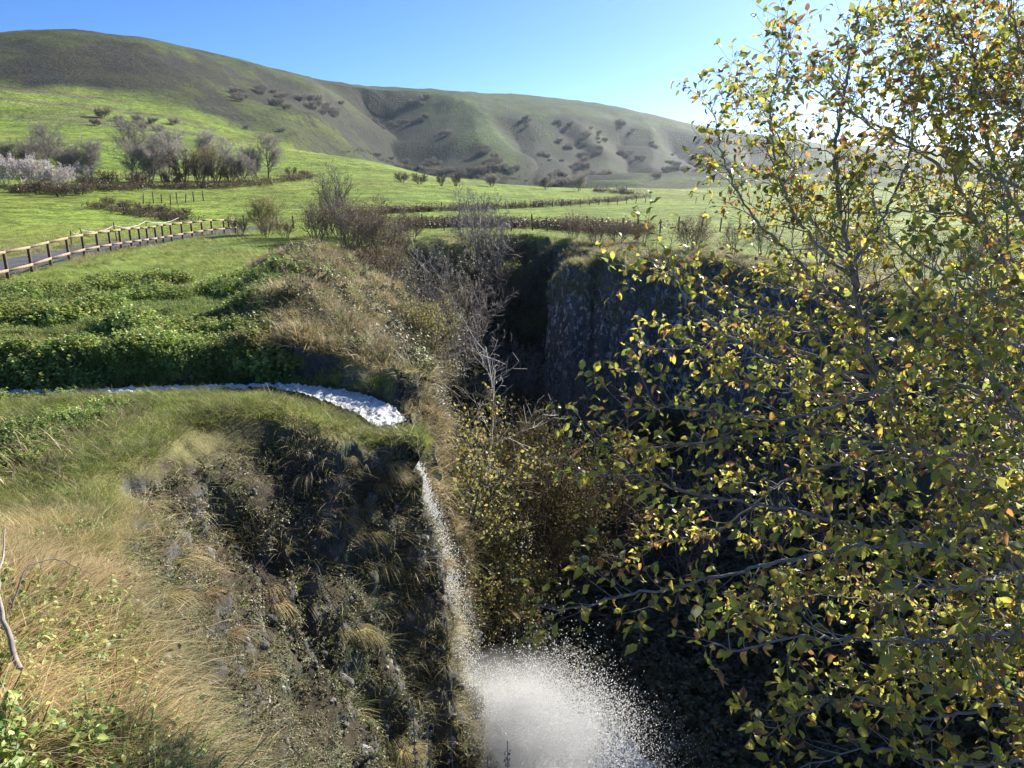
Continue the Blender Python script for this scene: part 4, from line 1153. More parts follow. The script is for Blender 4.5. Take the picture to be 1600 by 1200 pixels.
# hedgerow across the left field
place('bare_tree', [
    (38, 278, 'bare_b', 1.01, 'grey leafless tree at the left edge of the hedgerow behind silvery bushes'),
    (72, 276, 'bare_a', 1.01, 'grey leafless tree second from the left in the hedgerow'),
    (112, 280, 'bare_b', 0.90, 'low grey leafless tree above the silvery bushes'),
    (143, 283, 'bare_c', 0.90, 'rounded leafless tree just left of the gap in the hedgerow'),
    (206, 280, 'bare_a', 1.22, 'tall rounded leafless tree just right of the gap in the hedgerow'),
    (232, 288, 'bare_b', 1.12, 'dense grey leafless tree left of the dark thicket'),
    (258, 286, 'bare_c', 1.28, 'pale leafless tree beside the dark thicket'),
    (328, 272, 'bare_c', 1.22, 'pale leafless crown rising behind the dark thicket'),
    (378, 284, 'bare_b', 0.90, 'thin leafless tree right of the dark thicket'),
    (398, 282, 'bare_c', 0.85, 'small leafless tree between the thicket and the last hedgerow tree'),
    (420, 280, 'bare_a', 1.01, 'last leafless tree at the right end of the hedgerow'),
], 'tree', 'bare trees of the hedgerow in the left field')
place('thicket_bush', [
    (288, 290, 'thicket', 1.5, 'dark brown upright thicket in the middle of the hedgerow'),
    (312, 291, 'thicket', 1.3, 'dark brown thicket under the yellow crown'),
    (338, 291, 'thicket', 1.25, 'dark brown thicket right of the yellow crown'),
    (360, 290, 'thicket', 1.0, 'lower dark thicket at the right of the hedgerow'),
    (270, 292, 'scrub', 1.6, 'low dark scrub at the left foot of the thicket'),
    (215, 293, 'scrub', 1.7, 'low dark scrub under the tall rounded hedgerow tree'),
    (170, 289, 'scrub', 1.5, 'low brown scrub in the gap of the hedgerow'),
    (455, 275, 'scrub', 1.2, 'low brown scrub trailing off the right end of the hedgerow'),
    (475, 276, 'scrub', 0.9, 'last low scrub at the right end of the hedgerow'),
    (140, 294, 'scrub', 1.3, 'brown scrub right of the silvery bushes'),
    (60, 305, 'scrub', 1.3, 'rust brown scrub in front of the silvery bushes'),
    (95, 308, 'scrub', 1.3, 'rust brown scrub at the field edge below the hedgerow'),
    (125, 305, 'scrub', 1.1, 'brown scrub at the right foot of the silvery bushes'),
    (170, 322, 'scrub', 0.7, 'dry brown scrub on the field ditch'),
    (195, 328, 'scrub', 0.7, 'dry brown scrub beside the field fence posts'),
    (225, 335, 'scrub', 0.8, 'dry brown scrub above the taped fence'),
    (255, 338, 'scrub', 0.8, 'dry brown scrub right of the taped fence posts'),
    (285, 343, 'scrub', 0.7, 'dry brown scrub at the far bend of the road'),
], 'bush', 'scrub along the hedgerow and ditch')
place('yellow_tree', [(322, 283, 'gold', 2.3, 'small yellow leaved tree showing above the dark thicket')], 'tree')
place('silver_bush', [
    (8, 290, 'silver', 1.25, 'silvery white bush at the left edge of the picture'),
    (38, 291, 'silver', 1.25, 'silvery white arching bush second from the left edge'),
    (70, 292, 'silver', 1.05, 'silvery white bush in the middle of its row'),
    (100, 293, 'silver', 0.8, 'smallest silvery white bush at the right of its row'),
    (128, 283, 'silver', 0.85, 'pale silvery bush under the rounded leafless tree'),
], 'bush', 'silvery bushes by the hedgerow')
# bushes and shrubs in the middle fields
place('field_bush', [
    (590, 246, 'far_bush', 2.0, 'dark bush at the left of the field boundary below the gully'),
    (612, 251, 'far_bush', 1.7, 'dark bush second along the field boundary below the gully'),
    (635, 256, 'far_bush', 1.9, 'wide dark bush on the field boundary below the gully'),
    (662, 260, 'far_bush', 1.5, 'last dark bush on the field boundary below the gully'),
    (628, 285, 'scrub', 1.3, 'low end of the dark hedge in the middle of the green field'),
    (655, 288, 'scrub', 1.4, 'low dark hedge bush in the middle of the green field'),
    (690, 291, 'thicket', 0.62, 'rounded dark bush in the middle of the green field'),
    (712, 291, 'thicket', 0.66, 'larger rounded dark bush in the middle of the green field'),
    (768, 292, 'bare_b', 0.45, 'small bare sapling beyond the green field'),
    (852, 296, 'bare_b', 0.5, 'bare sapling right of the first small one beyond the field'),
    (905, 299, 'bare_c', 0.55, 'bare forked sapling at the fence beyond the field'),
    (972, 305, 'bare_b', 0.3, 'tiny bare sapling where the field fences meet'),
    (1025, 280, 'far_bush', 2.2, 'pair of grey bushes at the foot of the right hill'),
], 'bush', 'bushes in the middle fields')
hs = [(160, 184, 'far_rust', 1.9), (185, 190, 'far_bush', 1.3), (215, 191, 'far_bush', 1.5), (240, 193, 'far_bush', 1.4), (272, 195, 'far_bush', 1.5), (190, 199, 'far_bush', 1.3), (222, 202, 'far_bush', 1.2),
      (247, 206, 'far_bush', 1.3), (150, 196, 'far_rust', 1.2), (440, 207, 'far_bush', 1.2), (384, 203, 'far_bush', 1.0)]
for k in range(34):   # the dark scatter on the left hill shoulder
    hs.append((rg4.uniform(360, 540), 0, 'far_bush', rg4.uniform(1.6, 3.0)))
    q = hs[-1]; hs[-1] = (q[0], 132 + (q[0] - 360) * 0.17 + rg4.uniform(0, 26), q[2], q[3])
place('hill_bush', [(a, b, c, d, 'small bush in the scrub lines across the left meadow slope' if k < 11 else 'dark bush scattered on the shoulder of the left hill') for k, (a, b, c, d) in enumerate(hs)], 'bush', 'bushes on the left hillside')
gs = []
GN = ['the deepest wooded gully between the two hills', 'the first small gully right of the deepest one', 'the second small gully right of the deepest one', 'the gully left of the near tree crown',
      'the gully just behind the left edge of the near tree', 'the gully behind the middle of the near tree', 'the last gully behind the near tree']
for k in range(290):
    if k % 5 == 0: t, side_, jy = rg4.uniform(), rg4.uniform(-0.1, 0.72), rg4.normal(0, 15); gi = rg4.choice(len(GULLIES), p=[0.40, 0.14, 0.12, 0.13, 0.11, 0.05, 0.05])
    pl = np.array(GULLIES[gi][0]); f = t * (len(pl) - 1) * 0.92; i = int(f)
    q = pl[i] + (pl[i + 1] - pl[i]) * (f - i) + np.array([side_ * GULLIES[gi][2] + rg4.normal(0, 6), jy + rg4.normal(0, 9)])
    gs_r = rg4.uniform() < 0.2
    gs.append((q[0], q[1], 'far_rust' if gs_r else 'far_bush', rg4.uniform(1.3, 2.8), ('rust brown' if gs_r else 'bare grey') + ' bush in ' + GN[gi]))
place_xy('gully_bush', gs, 'bush', 'bushes filling the gullies of the right hill', 0.5)
# rim of the gorge
place_xy('bare_tree', [(-13.6, 62.5, 'small_bare', 1.12, 'bare branching tree above the gorge head, left of centre'), (-14.9, 63.5, 'small_bare', 0.8, 'smaller bare tree left of the one above the gorge head')], 'tree')
place_xy('yellow_bush', [(-20.2, 64, 'gold', 0.9, 'golden yellow bush at the end of the roadside fence'), (-21.6, 62.0, 'russet', 0.55, 'brown bush at the foot of the golden yellow bush'), (-19.2, 61.0, 'russet', 0.5, 'small brown bush right of the golden yellow bush'), (-17.6, 60.6, 'russet', 0.55, 'low brown bush between golden bush and gorge scrub')], 'bush')
rim = [(-15.2, 60), (-14.0, 57), (-12.6, 58.5), (-11.6, 55.0), (-10.6, 57.5), (-9.4, 54.0), (-8.4, 56.4), (-7.4, 58.0), (-11, 60.5), (-8.8, 60.4), (-9.6, 50.5), (-8.4, 51.8), (-7.6, 54.2), (-7.9, 48.5), (-12.4, 62)]
words = ['behind the plateau grass', 'beside the golden bush', 'left of the bare tree', 'under the bare tree', 'right of the bare tree', 'at the gorge head']
place_xy('russet_shrub', [(a, b, 'russet' if k % 3 else 'small_bare', (0.85 if k % 3 else 0.5) * rg4.uniform(0.8, 1.25), 'brown twiggy shrub, %s from the left in the scrub at the gorge head' % ORD[q]) for k, ((a, b), q) in enumerate(zip(rim, ranks(rim)))], 'shrub', 'twiggy shrubs at the gorge head')
place_xy('lime_bush', [(2.5, 57.2, 'lime', 1.0, 'yellow green bush beside the dark rock bluff'), (0.2, 59.6, 'lime', 0.95, 'yellow green bush left of the one beside the rock bluff')], 'bush')
place_xy('bare_shrub', [(-3.6, 62.4, 'dim_bare', 0.8, 'grey bare shrub leftmost on the far lip of the gorge'), (-1.7, 61.8, 'dim_bare', 0.95, 'tallest grey bare shrub on the far lip of the gorge'), (-2.2, 59.5, 'dim_bare', 1.0, 'tall grey bare shrub rising out of the gorge head'), (-0.8, 57.5, 'small_bare', 1.1, 'grey bare shrub in front of the yellow green bushes'),
    (0.6, 58.8, 'small_bare', 0.9, 'bare shrub between the two yellow green bushes')], 'shrub')
dim = [(-4.6, 52), (-2.8, 49), (-1.0, 53.5), (0.4, 50), (1.8, 52), (-5.6, 47), (-3.6, 43.5), (-1.2, 45), (1.2, 45.5), (3.4, 44.5), (5.6, 43.5), (-4.2, 38), (-1.8, 39.5), (1.0, 40), (3.8, 40.5), (6.8, 41), (8.6, 38.5), (3.0, 35.5), (6.0, 34), (9.4, 33.5), (0.2, 34.5), (7.6, 29), (10.5, 28)]
place_xy('shaded_shrub', [(a, b, 'dim_bare' if k % 4 else 'dull', (0.85 if k % 4 else 0.6) * rg4.uniform(0.8, 1.2), ('grey bare' if k % 4 else 'dull leafy') + ' shrub, %s from the left in the deep shade of the gorge' % ORD[q]) for k, ((a, b), q) in enumerate(zip(dim, ranks(dim)))], 'shrub', 'shrubs in the shade of the gorge')
# leafy growth beyond the fall
place_xy('golden_shrub', [(-4.0, 34.5, 'gold', 0.95, 'golden leaved shrub hanging off the far bank'), (-4.6, 40, 'gold', 0.9, 'golden brown shrub further along the far bank'),
    (-2.4, 27.6, 'dull', 0.55, 'dim brown shrub under the far bank rock face')], 'shrub')
def sprig(x_, y_, ztop, pr, s_, lab, nm='golden_shrub', cat='shrub', hgt=3.6):
    plant(nm, PR[pr], (x_, y_, ztop - hgt * s_), rg4.uniform(0, 6.28), s_, lab, cat)
place_xy('golden_shrub', [(-2.2, 23.1, 'gold', 1.65, 'tall golden green shrub just beyond the brink of the fall'), (-1.5, 24.4, 'gold', 1.15, 'golden leaved shrub left of the pale sapling'),
    (-0.7, 23.2, 'gold', 1.1, 'golden shrub at the foot of the pale sapling'), (-0.1, 24.8, 'gold', 1.0, 'orange gold shrub above the big dull bush')], 'shrub')
place_xy('pale_sapling', [(-0.8, 25.2, 'sapling', 1.65, 'pale leafless sapling standing against the dark gorge')], 'tree')
place_xy('dull_bush', [(0.9, 26.6, 'dull', 1.05, 'big dull olive bush filling the gorge beside the spray'), (2.6, 27.8, 'dull', 0.9, 'dull olive bush to the right of the biggest one'), (0.2, 28.5, 'dull', 0.9, 'dull olive bush behind the biggest one')], 'bush')
place_xy('bluff_shrub', [(6.2, 57.5, 'russet', 0.6, 'dark twiggy shrub behind the left end of the rock bluff'), (7.6, 56.0, 'russet', 0.6, 'dark twiggy shrub behind the top of the rock bluff'),
    (9.4, 56.8, 'russet', 0.6, 'dark twiggy shrub behind the right end of the rock bluff'), (4.8, 60.6, 'russet', 0.65, 'dark twiggy shrub between the gorge head and the bluff')], 'shrub')
# right rim behind the near tree
rr_ = [(15, 46.5), (17.2, 43), (18.4, 39.5), (19.2, 35.5), (19.5, 31), (20, 27), (14.2, 49.5), (11.5, 49.8), (22.5, 36), (24, 41), (20.5, 45), (26, 33), (28, 38), (20.5, 24)]
place_xy('rim_shrub', [(a, b, ('small_bare', 'russet', 'dim_bare')[k % 3], (0.5, 0.8, 0.45)[k % 3] * rg4.uniform(0.85, 1.2), 'dark bare shrub behind the near tree, %s from the left on the rim' % ORD[q]) for k, ((a, b), q) in enumerate(zip(rr_, ranks(rr_)))], 'shrub', 'shrubs on the right rim of the gorge')
print('plants', round(time.time() - T0, 1))

# ================================================================== STONES AND TUSSOCKS ON THE NEAR CLIFF
def stone_mesh(seed):
    rg = np.random.default_rng(seed)
    import bmesh
    bm = bmesh.new(); bmesh.ops.create_icosphere(bm, subdivisions=2, radius=0.5)
    nrm = [unit(rg.normal(0, 1, 3)) for _ in range(9)]; ds = rg.uniform(0.25, 0.42, 9)
    sc = rg.uniform(0.7, 1.3, 3)
    V = []
    for v in bm.verts:
        p = np.array(v.co)
        for n_, d_ in zip(nrm, ds):
            k = p @ n_ - d_
            if k > 0: p = p - n_ * k
        V.append(p * sc)
    F = np.array([[q.index for q in f.verts] for f in bm.faces]); bm.free()
    V = np.array(V)
    me = make_mesh('stone', V, F, np.tile(np.array([0.12, 0.115, 0.105]) * rg.uniform(0.8, 1.7), (len(V), 1)), [M_ROCK], smooth=False)
    a = me.attributes.new('lichen', 'FLOAT', 'POINT'); a.data.foreach_set('value', np.full(len(V), 0.9, np.float32))
    return me
stones = [stone_mesh(300 + k) for k in range(8)]
p, n, _ = sample(face * (cst > 0.2) * (0.3 + sstep(-0.2, 0.3, -fn)) * (CC[..., 2] > -9), 280)
for k in range(len(p)):
    s_ = 0.07 + 0.26 * rg4.uniform() ** 2.5
    link('stone', stones[k % 8], CLIFF, p[k] + n[k] * 0.02, tuple(rg4.uniform(0, 6.28, 3)), s_)
# small loose rubble between the stones: uncountable
p, n, _ = sample(face * (0.3 + sstep(-0.2, 0.3, -fn)) / np.maximum(cR, 4) ** 1.3, 5000)
scatter('rubble', stones, p - n * 0.02, RNG.uniform(0, 6.28, (len(p), 3)), 0.03 + 0.14 * RNG.uniform(0, 1, len(p)) ** 2.5, 'loose dark rubble on the near cliff face', 'rubble')
def tussock_mesh(seed):
    """blades rising, then pulled over to +x (down the slope)"""
    rg = np.random.default_rng(seed); g = Geo()
    for k in range(120):
        a = rg.uniform(0, 6.283); b = np.array([math.cos(a), math.sin(a), 0]) * 0.07 * math.sqrt(rg.uniform()) - [0, 0, 0.03]
        hh = 0.5 * rg.uniform(0.5, 1.1); t = np.linspace(0, 1, 5)
        d0 = np.array([math.cos(a) * 0.35 + 0.15, math.sin(a) * 0.35, 0.0]) * rg.uniform(0.5, 1.3)
        pos = b + d0 * (hh * t)[:, None] + np.array([0.65 * rg.uniform(0.5, 1.2), 0, 0]) * (hh * t ** 2)[:, None] + np.array([0, 0, 1]) * (hh * (0.75 * t - rg.uniform(0.7, 1.25) * t ** 2.2))[:, None]
        sd = unit(np.cross(pos[-1] - pos[0], rg.normal(0, 1, 3)))
        ww = 0.0034 * rg.uniform(0.7, 1.4) * (1 - 0.85 * t ** 1.5)
        V = np.empty((10, 3)); V[0::2] = pos - sd * ww[:, None]; V[1::2] = pos + sd * ww[:, None]
        cs = DRYMIX + STRAW[:3]
        g.add(V, q=[[2 * q, 2 * q + 1, 2 * q + 3, 2 * q + 2] for q in range(4)], c=np.array(cs[rg.integers(len(cs))]) * rg.uniform(0.75, 1.25))
    return g.mesh('blades', [M_GRASS])
tuss = [tussock_mesh(400 + k) for k in range(5)]
p, n, _ = sample(face * (cst > 0.2) * sstep(-0.1, 0.3, fn) * (CC[..., 2] > -7.5), 120)
for k in range(len(p)):
    o = link('grass_tussock', tuss[k % 5], None, p[k], (0, 0, math.atan2(n[k, 1], n[k, 0]) + rg4.normal(0, 0.3)), rg4.uniform(0.6, 1.35))
    tag(o, 'pale drooping grass tussock on the shaded near cliff face', 'tussock', 'grass tussocks on the near cliff')

# ================================================================== FENCES
OAK = np.array([0.13, 0.095, 0.065]); RAIL = np.array([0.36, 0.26, 0.18]); GREYW = np.array([0.12, 0.105, 0.09])
def post_mesh(h, w, c, round_=False):
    g = Geo()
    if round_:
        tube(g, [[0, 0, -0.4], [0, 0, h * 0.5], [0, 0, h - 0.02], [0, 0, h]], [w / 2, w / 2, w / 2, w / 3], 7, c=c, cap=True)
    else:
        box(g, (0, 0, h / 2 - 0.2), (w, w, h + 0.4), c)
        tube(g, [[0, 0, h], [0, 0, h + 0.025]], [w * 0.7, w * 0.3], 4, c=c, cap=True)
    return g.mesh('post', [M_WOOD], smooth=False)
ft = empty('roadside_fence', (0, 0, 0))
tag(ft, 'brown timber post and rail fence along the grey road', 'fence')
fpx = [(-60, 452), (-24, 446), (13.5, 437.5), (50.6, 427), (80, 416), (108.7, 407.5), (132.6, 401), (154.6, 396), (173.8, 392.5), (190, 389.5), (206, 387), (220, 385), (232, 383.2), (245, 381.4), (256, 379.8), (269, 378), (286, 375.4), (301, 373.2), (317, 371), (332, 369), (351, 366.6), (369, 364.4)]
tops = [37, 37, 38, 38, 37, 37, 35.5, 34, 32.5, 31, 26.5, 25.5, 25, 26.5, 25, 24, 23.5, 21.5, 22.5, 21, 19.5, 18]
fp = np.array([on_plane(a, b, 0.0) for a, b in fpx]); fp[:, 2] = height(fp[:, 0], fp[:, 1])[0]
pm = {}
fh = []
for k, q in enumerate(fp):
    hh = tops[k] / 1200 * math.hypot(q[0], q[1]) * 1.02
    hh = round(max(0.95, min(1.35, hh)), 2); fh.append(hh)
    if hh not in pm: pm[hh] = post_mesh(hh, 0.12, OAK)
    link('post', pm[hh], ft, q, (0, 0, 0.1))
for k in range(len(fp) - 1):
    a, b = fp[k], fp[k + 1]
    d = unit(b - a); L = np.linalg.norm(b - a)
    for lvl in (0, 1):
        za = (fh[k] - 0.05) if lvl == 0 else 0.42; zb = (fh[k + 1] - 0.05) if lvl == 0 else 0.42
        if lvl == 0: zb = za + 0.25 * (zb - za); 
        pa_ = a + [0, 0, za]; pb_ = b + [0, 0, min(zb, fh[k + 1] - 0.03)]
        off = np.array([d[1], -d[0], 0]) * 0.085
        g = Geo(); dd = pb_ - pa_; LL = np.linalg.norm(dd); ux = dd / LL
        uy = unit(np.cross([0, 0, 1], ux)); uz = np.cross(ux, uy)
        box(g, (0, 0, 0), (LL + 0.05 * (-1) ** k, 0.035, 0.13), RAIL, np.stack([ux, uy, uz], 1))
        link('rail', g.mesh('rail', [M_WOOD], smooth=False), ft, (pa_ + pb_) / 2 + off + [0, 0, 0.002 * (k % 2)])

def wire_fence(name, pxs, h, w, label, wires=2, jitter=0.06, wirec=(0.3, 0.3, 0.3), wr=0.004, pts=None, sag=0.0, tape=False):
    t = empty(name, (0, 0, 0)); tag(t, label, 'fence')
    q = hits(pxs) if pts is None else at_xy(pts)
    me = [post_mesh(h * s_, w, GREYW * rg4.uniform(0.8, 1.1), True) for s_ in (0.9, 1.0, 1.12)]
    tops_ = []
    for k, p_ in enumerate(q):
        tx, ty = rg4.normal(0, jitter, 2)
        link('post', me[k % 3], t, p_, (tx, ty, 0)); tops_.append(p_ + np.array([h * ty, -h * tx, h * 0.9]))
    for lv in range(wires):
        g = Geo(); P_ = []
        for k in range(len(q) - 1):
            a = q[k] + (tops_[k] - q[k]) * (1 - 0.35 * lv); b = q[k + 1] + (tops_[k + 1] - q[k + 1]) * (1 - 0.35 * lv)
            for u in (0, 0.25, 0.5, 0.75): P_.append(a + (b - a) * u - np.array([0, 0, sag * 4 * u * (1 - u)]))
        P_.append(tops_[-1] if lv == 0 else q[-1] + (tops_[-1] - q[-1]) * (1 - 0.35 * lv))
        tube(g, P_, wr, 4, c=wirec)
        link('tape' if tape else 'wire', g.mesh('wire', [M_WOOD]), t)
    return t
wire_fence('taped_fence', [(112, 386), (133, 384), (183, 377), (230, 368), (285, 361)], 1.25, 0.08, 'white taped fence on thin posts behind the road', 1, wirec=(0.8, 0.8, 0.8), wr=0.022, sag=0.3, tape=True)
wire_fence('wire_fence', None, 1.25, 0.13, 'grey post and wire fence along the far rim of the gorge', 3, 0.07, pts=[(-15.5 + 1.55 * k + rg4.normal(0, 0.15), 70.5 - 0.28 * k + (0.9 if k % 2 else 0) + rg4.normal(0, 0.2)) for k in range(26)])
wire_fence('wire_fence', None, 1.2, 0.13, 'grey post and wire fence behind the bare tree and golden bush', 2, 0.07, pts=[(-26 + 1.5 * k, 72 - 0.12 * k + rg4.normal(0, 0.3)) for k in range(7)])
wire_fence('field_fence', [(194, 335), (224, 319), (240, 318), (253, 317), (267, 320), (277, 318), (290, 316), (303, 315), (318, 314)], 1.5, 0.16, 'short row of grey posts crossing the left field', 1)
wire_fence('field_fence', [(538 + k * 15.2, 241 + 25 * (k / 17) ** 0.75 + 22 * (k / 31.0) ** 1.2) for k in range(30)], 1.7, 0.22, 'long post fence running down the fields below the gully', 1)
wire_fence('field_fence', [(660 + k * 14.5, 330 - 12.5 * (k / 24.0) ** 1.3) for k in range(25)], 1.1, 0.13, 'post fence along the ditch between the two green fields', 1)
# dead growth along the ditches: uncountable
def strip(name, pxs, n, wid, label, protos, smin, smax):
    q = hits(pxs); t = RNG.uniform(0, len(q) - 1.001, n); i = t.astype(int); f = (t - i)[:, None]
    a = q[i] * (1 - f) + q[i + 1] * f; a[:, :2] += RNG.normal(0, wid, (n, 2))
    a[:, 2] = height(a[:, 0], a[:, 1])[0]
    scatter(name, protos, a, align_euler(np.tile([0, 0, 1.0], (n, 1)), 0), RNG.uniform(smin, smax, n), label, 'weeds')
brown_p = [herb('dead_weed', 10, 0.7, 8, 0.14, [(0.14, 0.10, 0.06), (0.10, 0.075, 0.05), (0.18, 0.14, 0.09)], M_HERB, seed=500 + k, radius=0.6, simple=True) for k in range(3)]
strip('ditch_weeds', [(590, 334), (660, 331), (740, 328), (830, 324), (900, 320), (960, 315), (1010, 309)], 380, 0.7, 'dark dead weeds along the ditch between the fields', brown_p, 0.8, 1.9)
strip('ditch_weeds', [(535, 240), (600, 252), (660, 263), (740, 274), (830, 286), (930, 299), (1000, 305)], 420, 1.2, 'dark dead weeds under the fence below the gully', brown_p, 1.2, 2.6)
strip('ditch_weeds', [(150, 325), (185, 330), (220, 337), (255, 343), (290, 346)], 130, 1.0, 'brown dead weeds on the field ditch behind the road', brown_p, 0.8, 1.8)
strip('ditch_weeds', [(40, 300), (90, 303), (150, 298), (230, 294), (330, 295), (400, 290), (480, 277)], 320, 2.2, 'brown weeds at the foot of the hedgerow', brown_p, 1.5, 3.0)
strip('rim_weeds', [(640, 356), (700, 353), (760, 353), (840, 355), (920, 358), (1000, 362)], 420, 1.2, 'dark weeds along the far rim fence', brown_p, 0.8, 1.7)
print('fences', round(time.time() - T0, 1))

# ================================================================== THE NEAR TREE ON THE RIGHT
def upx(px, py, dep):
    return np.array([0, 0, CAM_Z]) + ray(px, py) * (dep / F_PX)
def spline(pts, step=0.06):
    P_ = np.array(pts, float); n = len(P_)
    E = np.vstack([2 * P_[0] - P_[1], P_, 2 * P_[-1] - P_[-2]])
    out = []
    for i in range(n - 1):
        p0, p1, p2, p3 = E[i:i + 4]; m_ = max(2, int(np.linalg.norm(p2 - p1) / step))
        for k in range(m_):
            t = k / m_
            out.append(0.5 * ((2 * p1) + (-p0 + p2) * t + (2 * p0 - 5 * p1 + 4 * p2 - p3) * t * t + (-p0 + 3 * p1 - 3 * p2 + p3) * t ** 3))
    out.append(P_[-1])
    return np.array(out)
rt = np.random.default_rng(99)
ROOT = np.array([4.7, 4.6, 0.0]); ROOT[2] = ground_z(4.7, 4.6)
TREE = empty('near_tree', ROOT)
tag(TREE, 'autumn tree with yellow and green leaves filling the right side', 'tree')
BARKC = np.array([0.30, 0.275, 0.25])
trunk_pts = [ROOT - [0, 0, 0.3], upx(1730, 1500, 6.2), upx(1700, 1050, 5.8), upx(1665, 760, 5.7), upx(1650, 520, 5.9), upx(1680, 240, 6.2), upx(1720, -60, 6.4), upx(1740, -260, 6.4)]
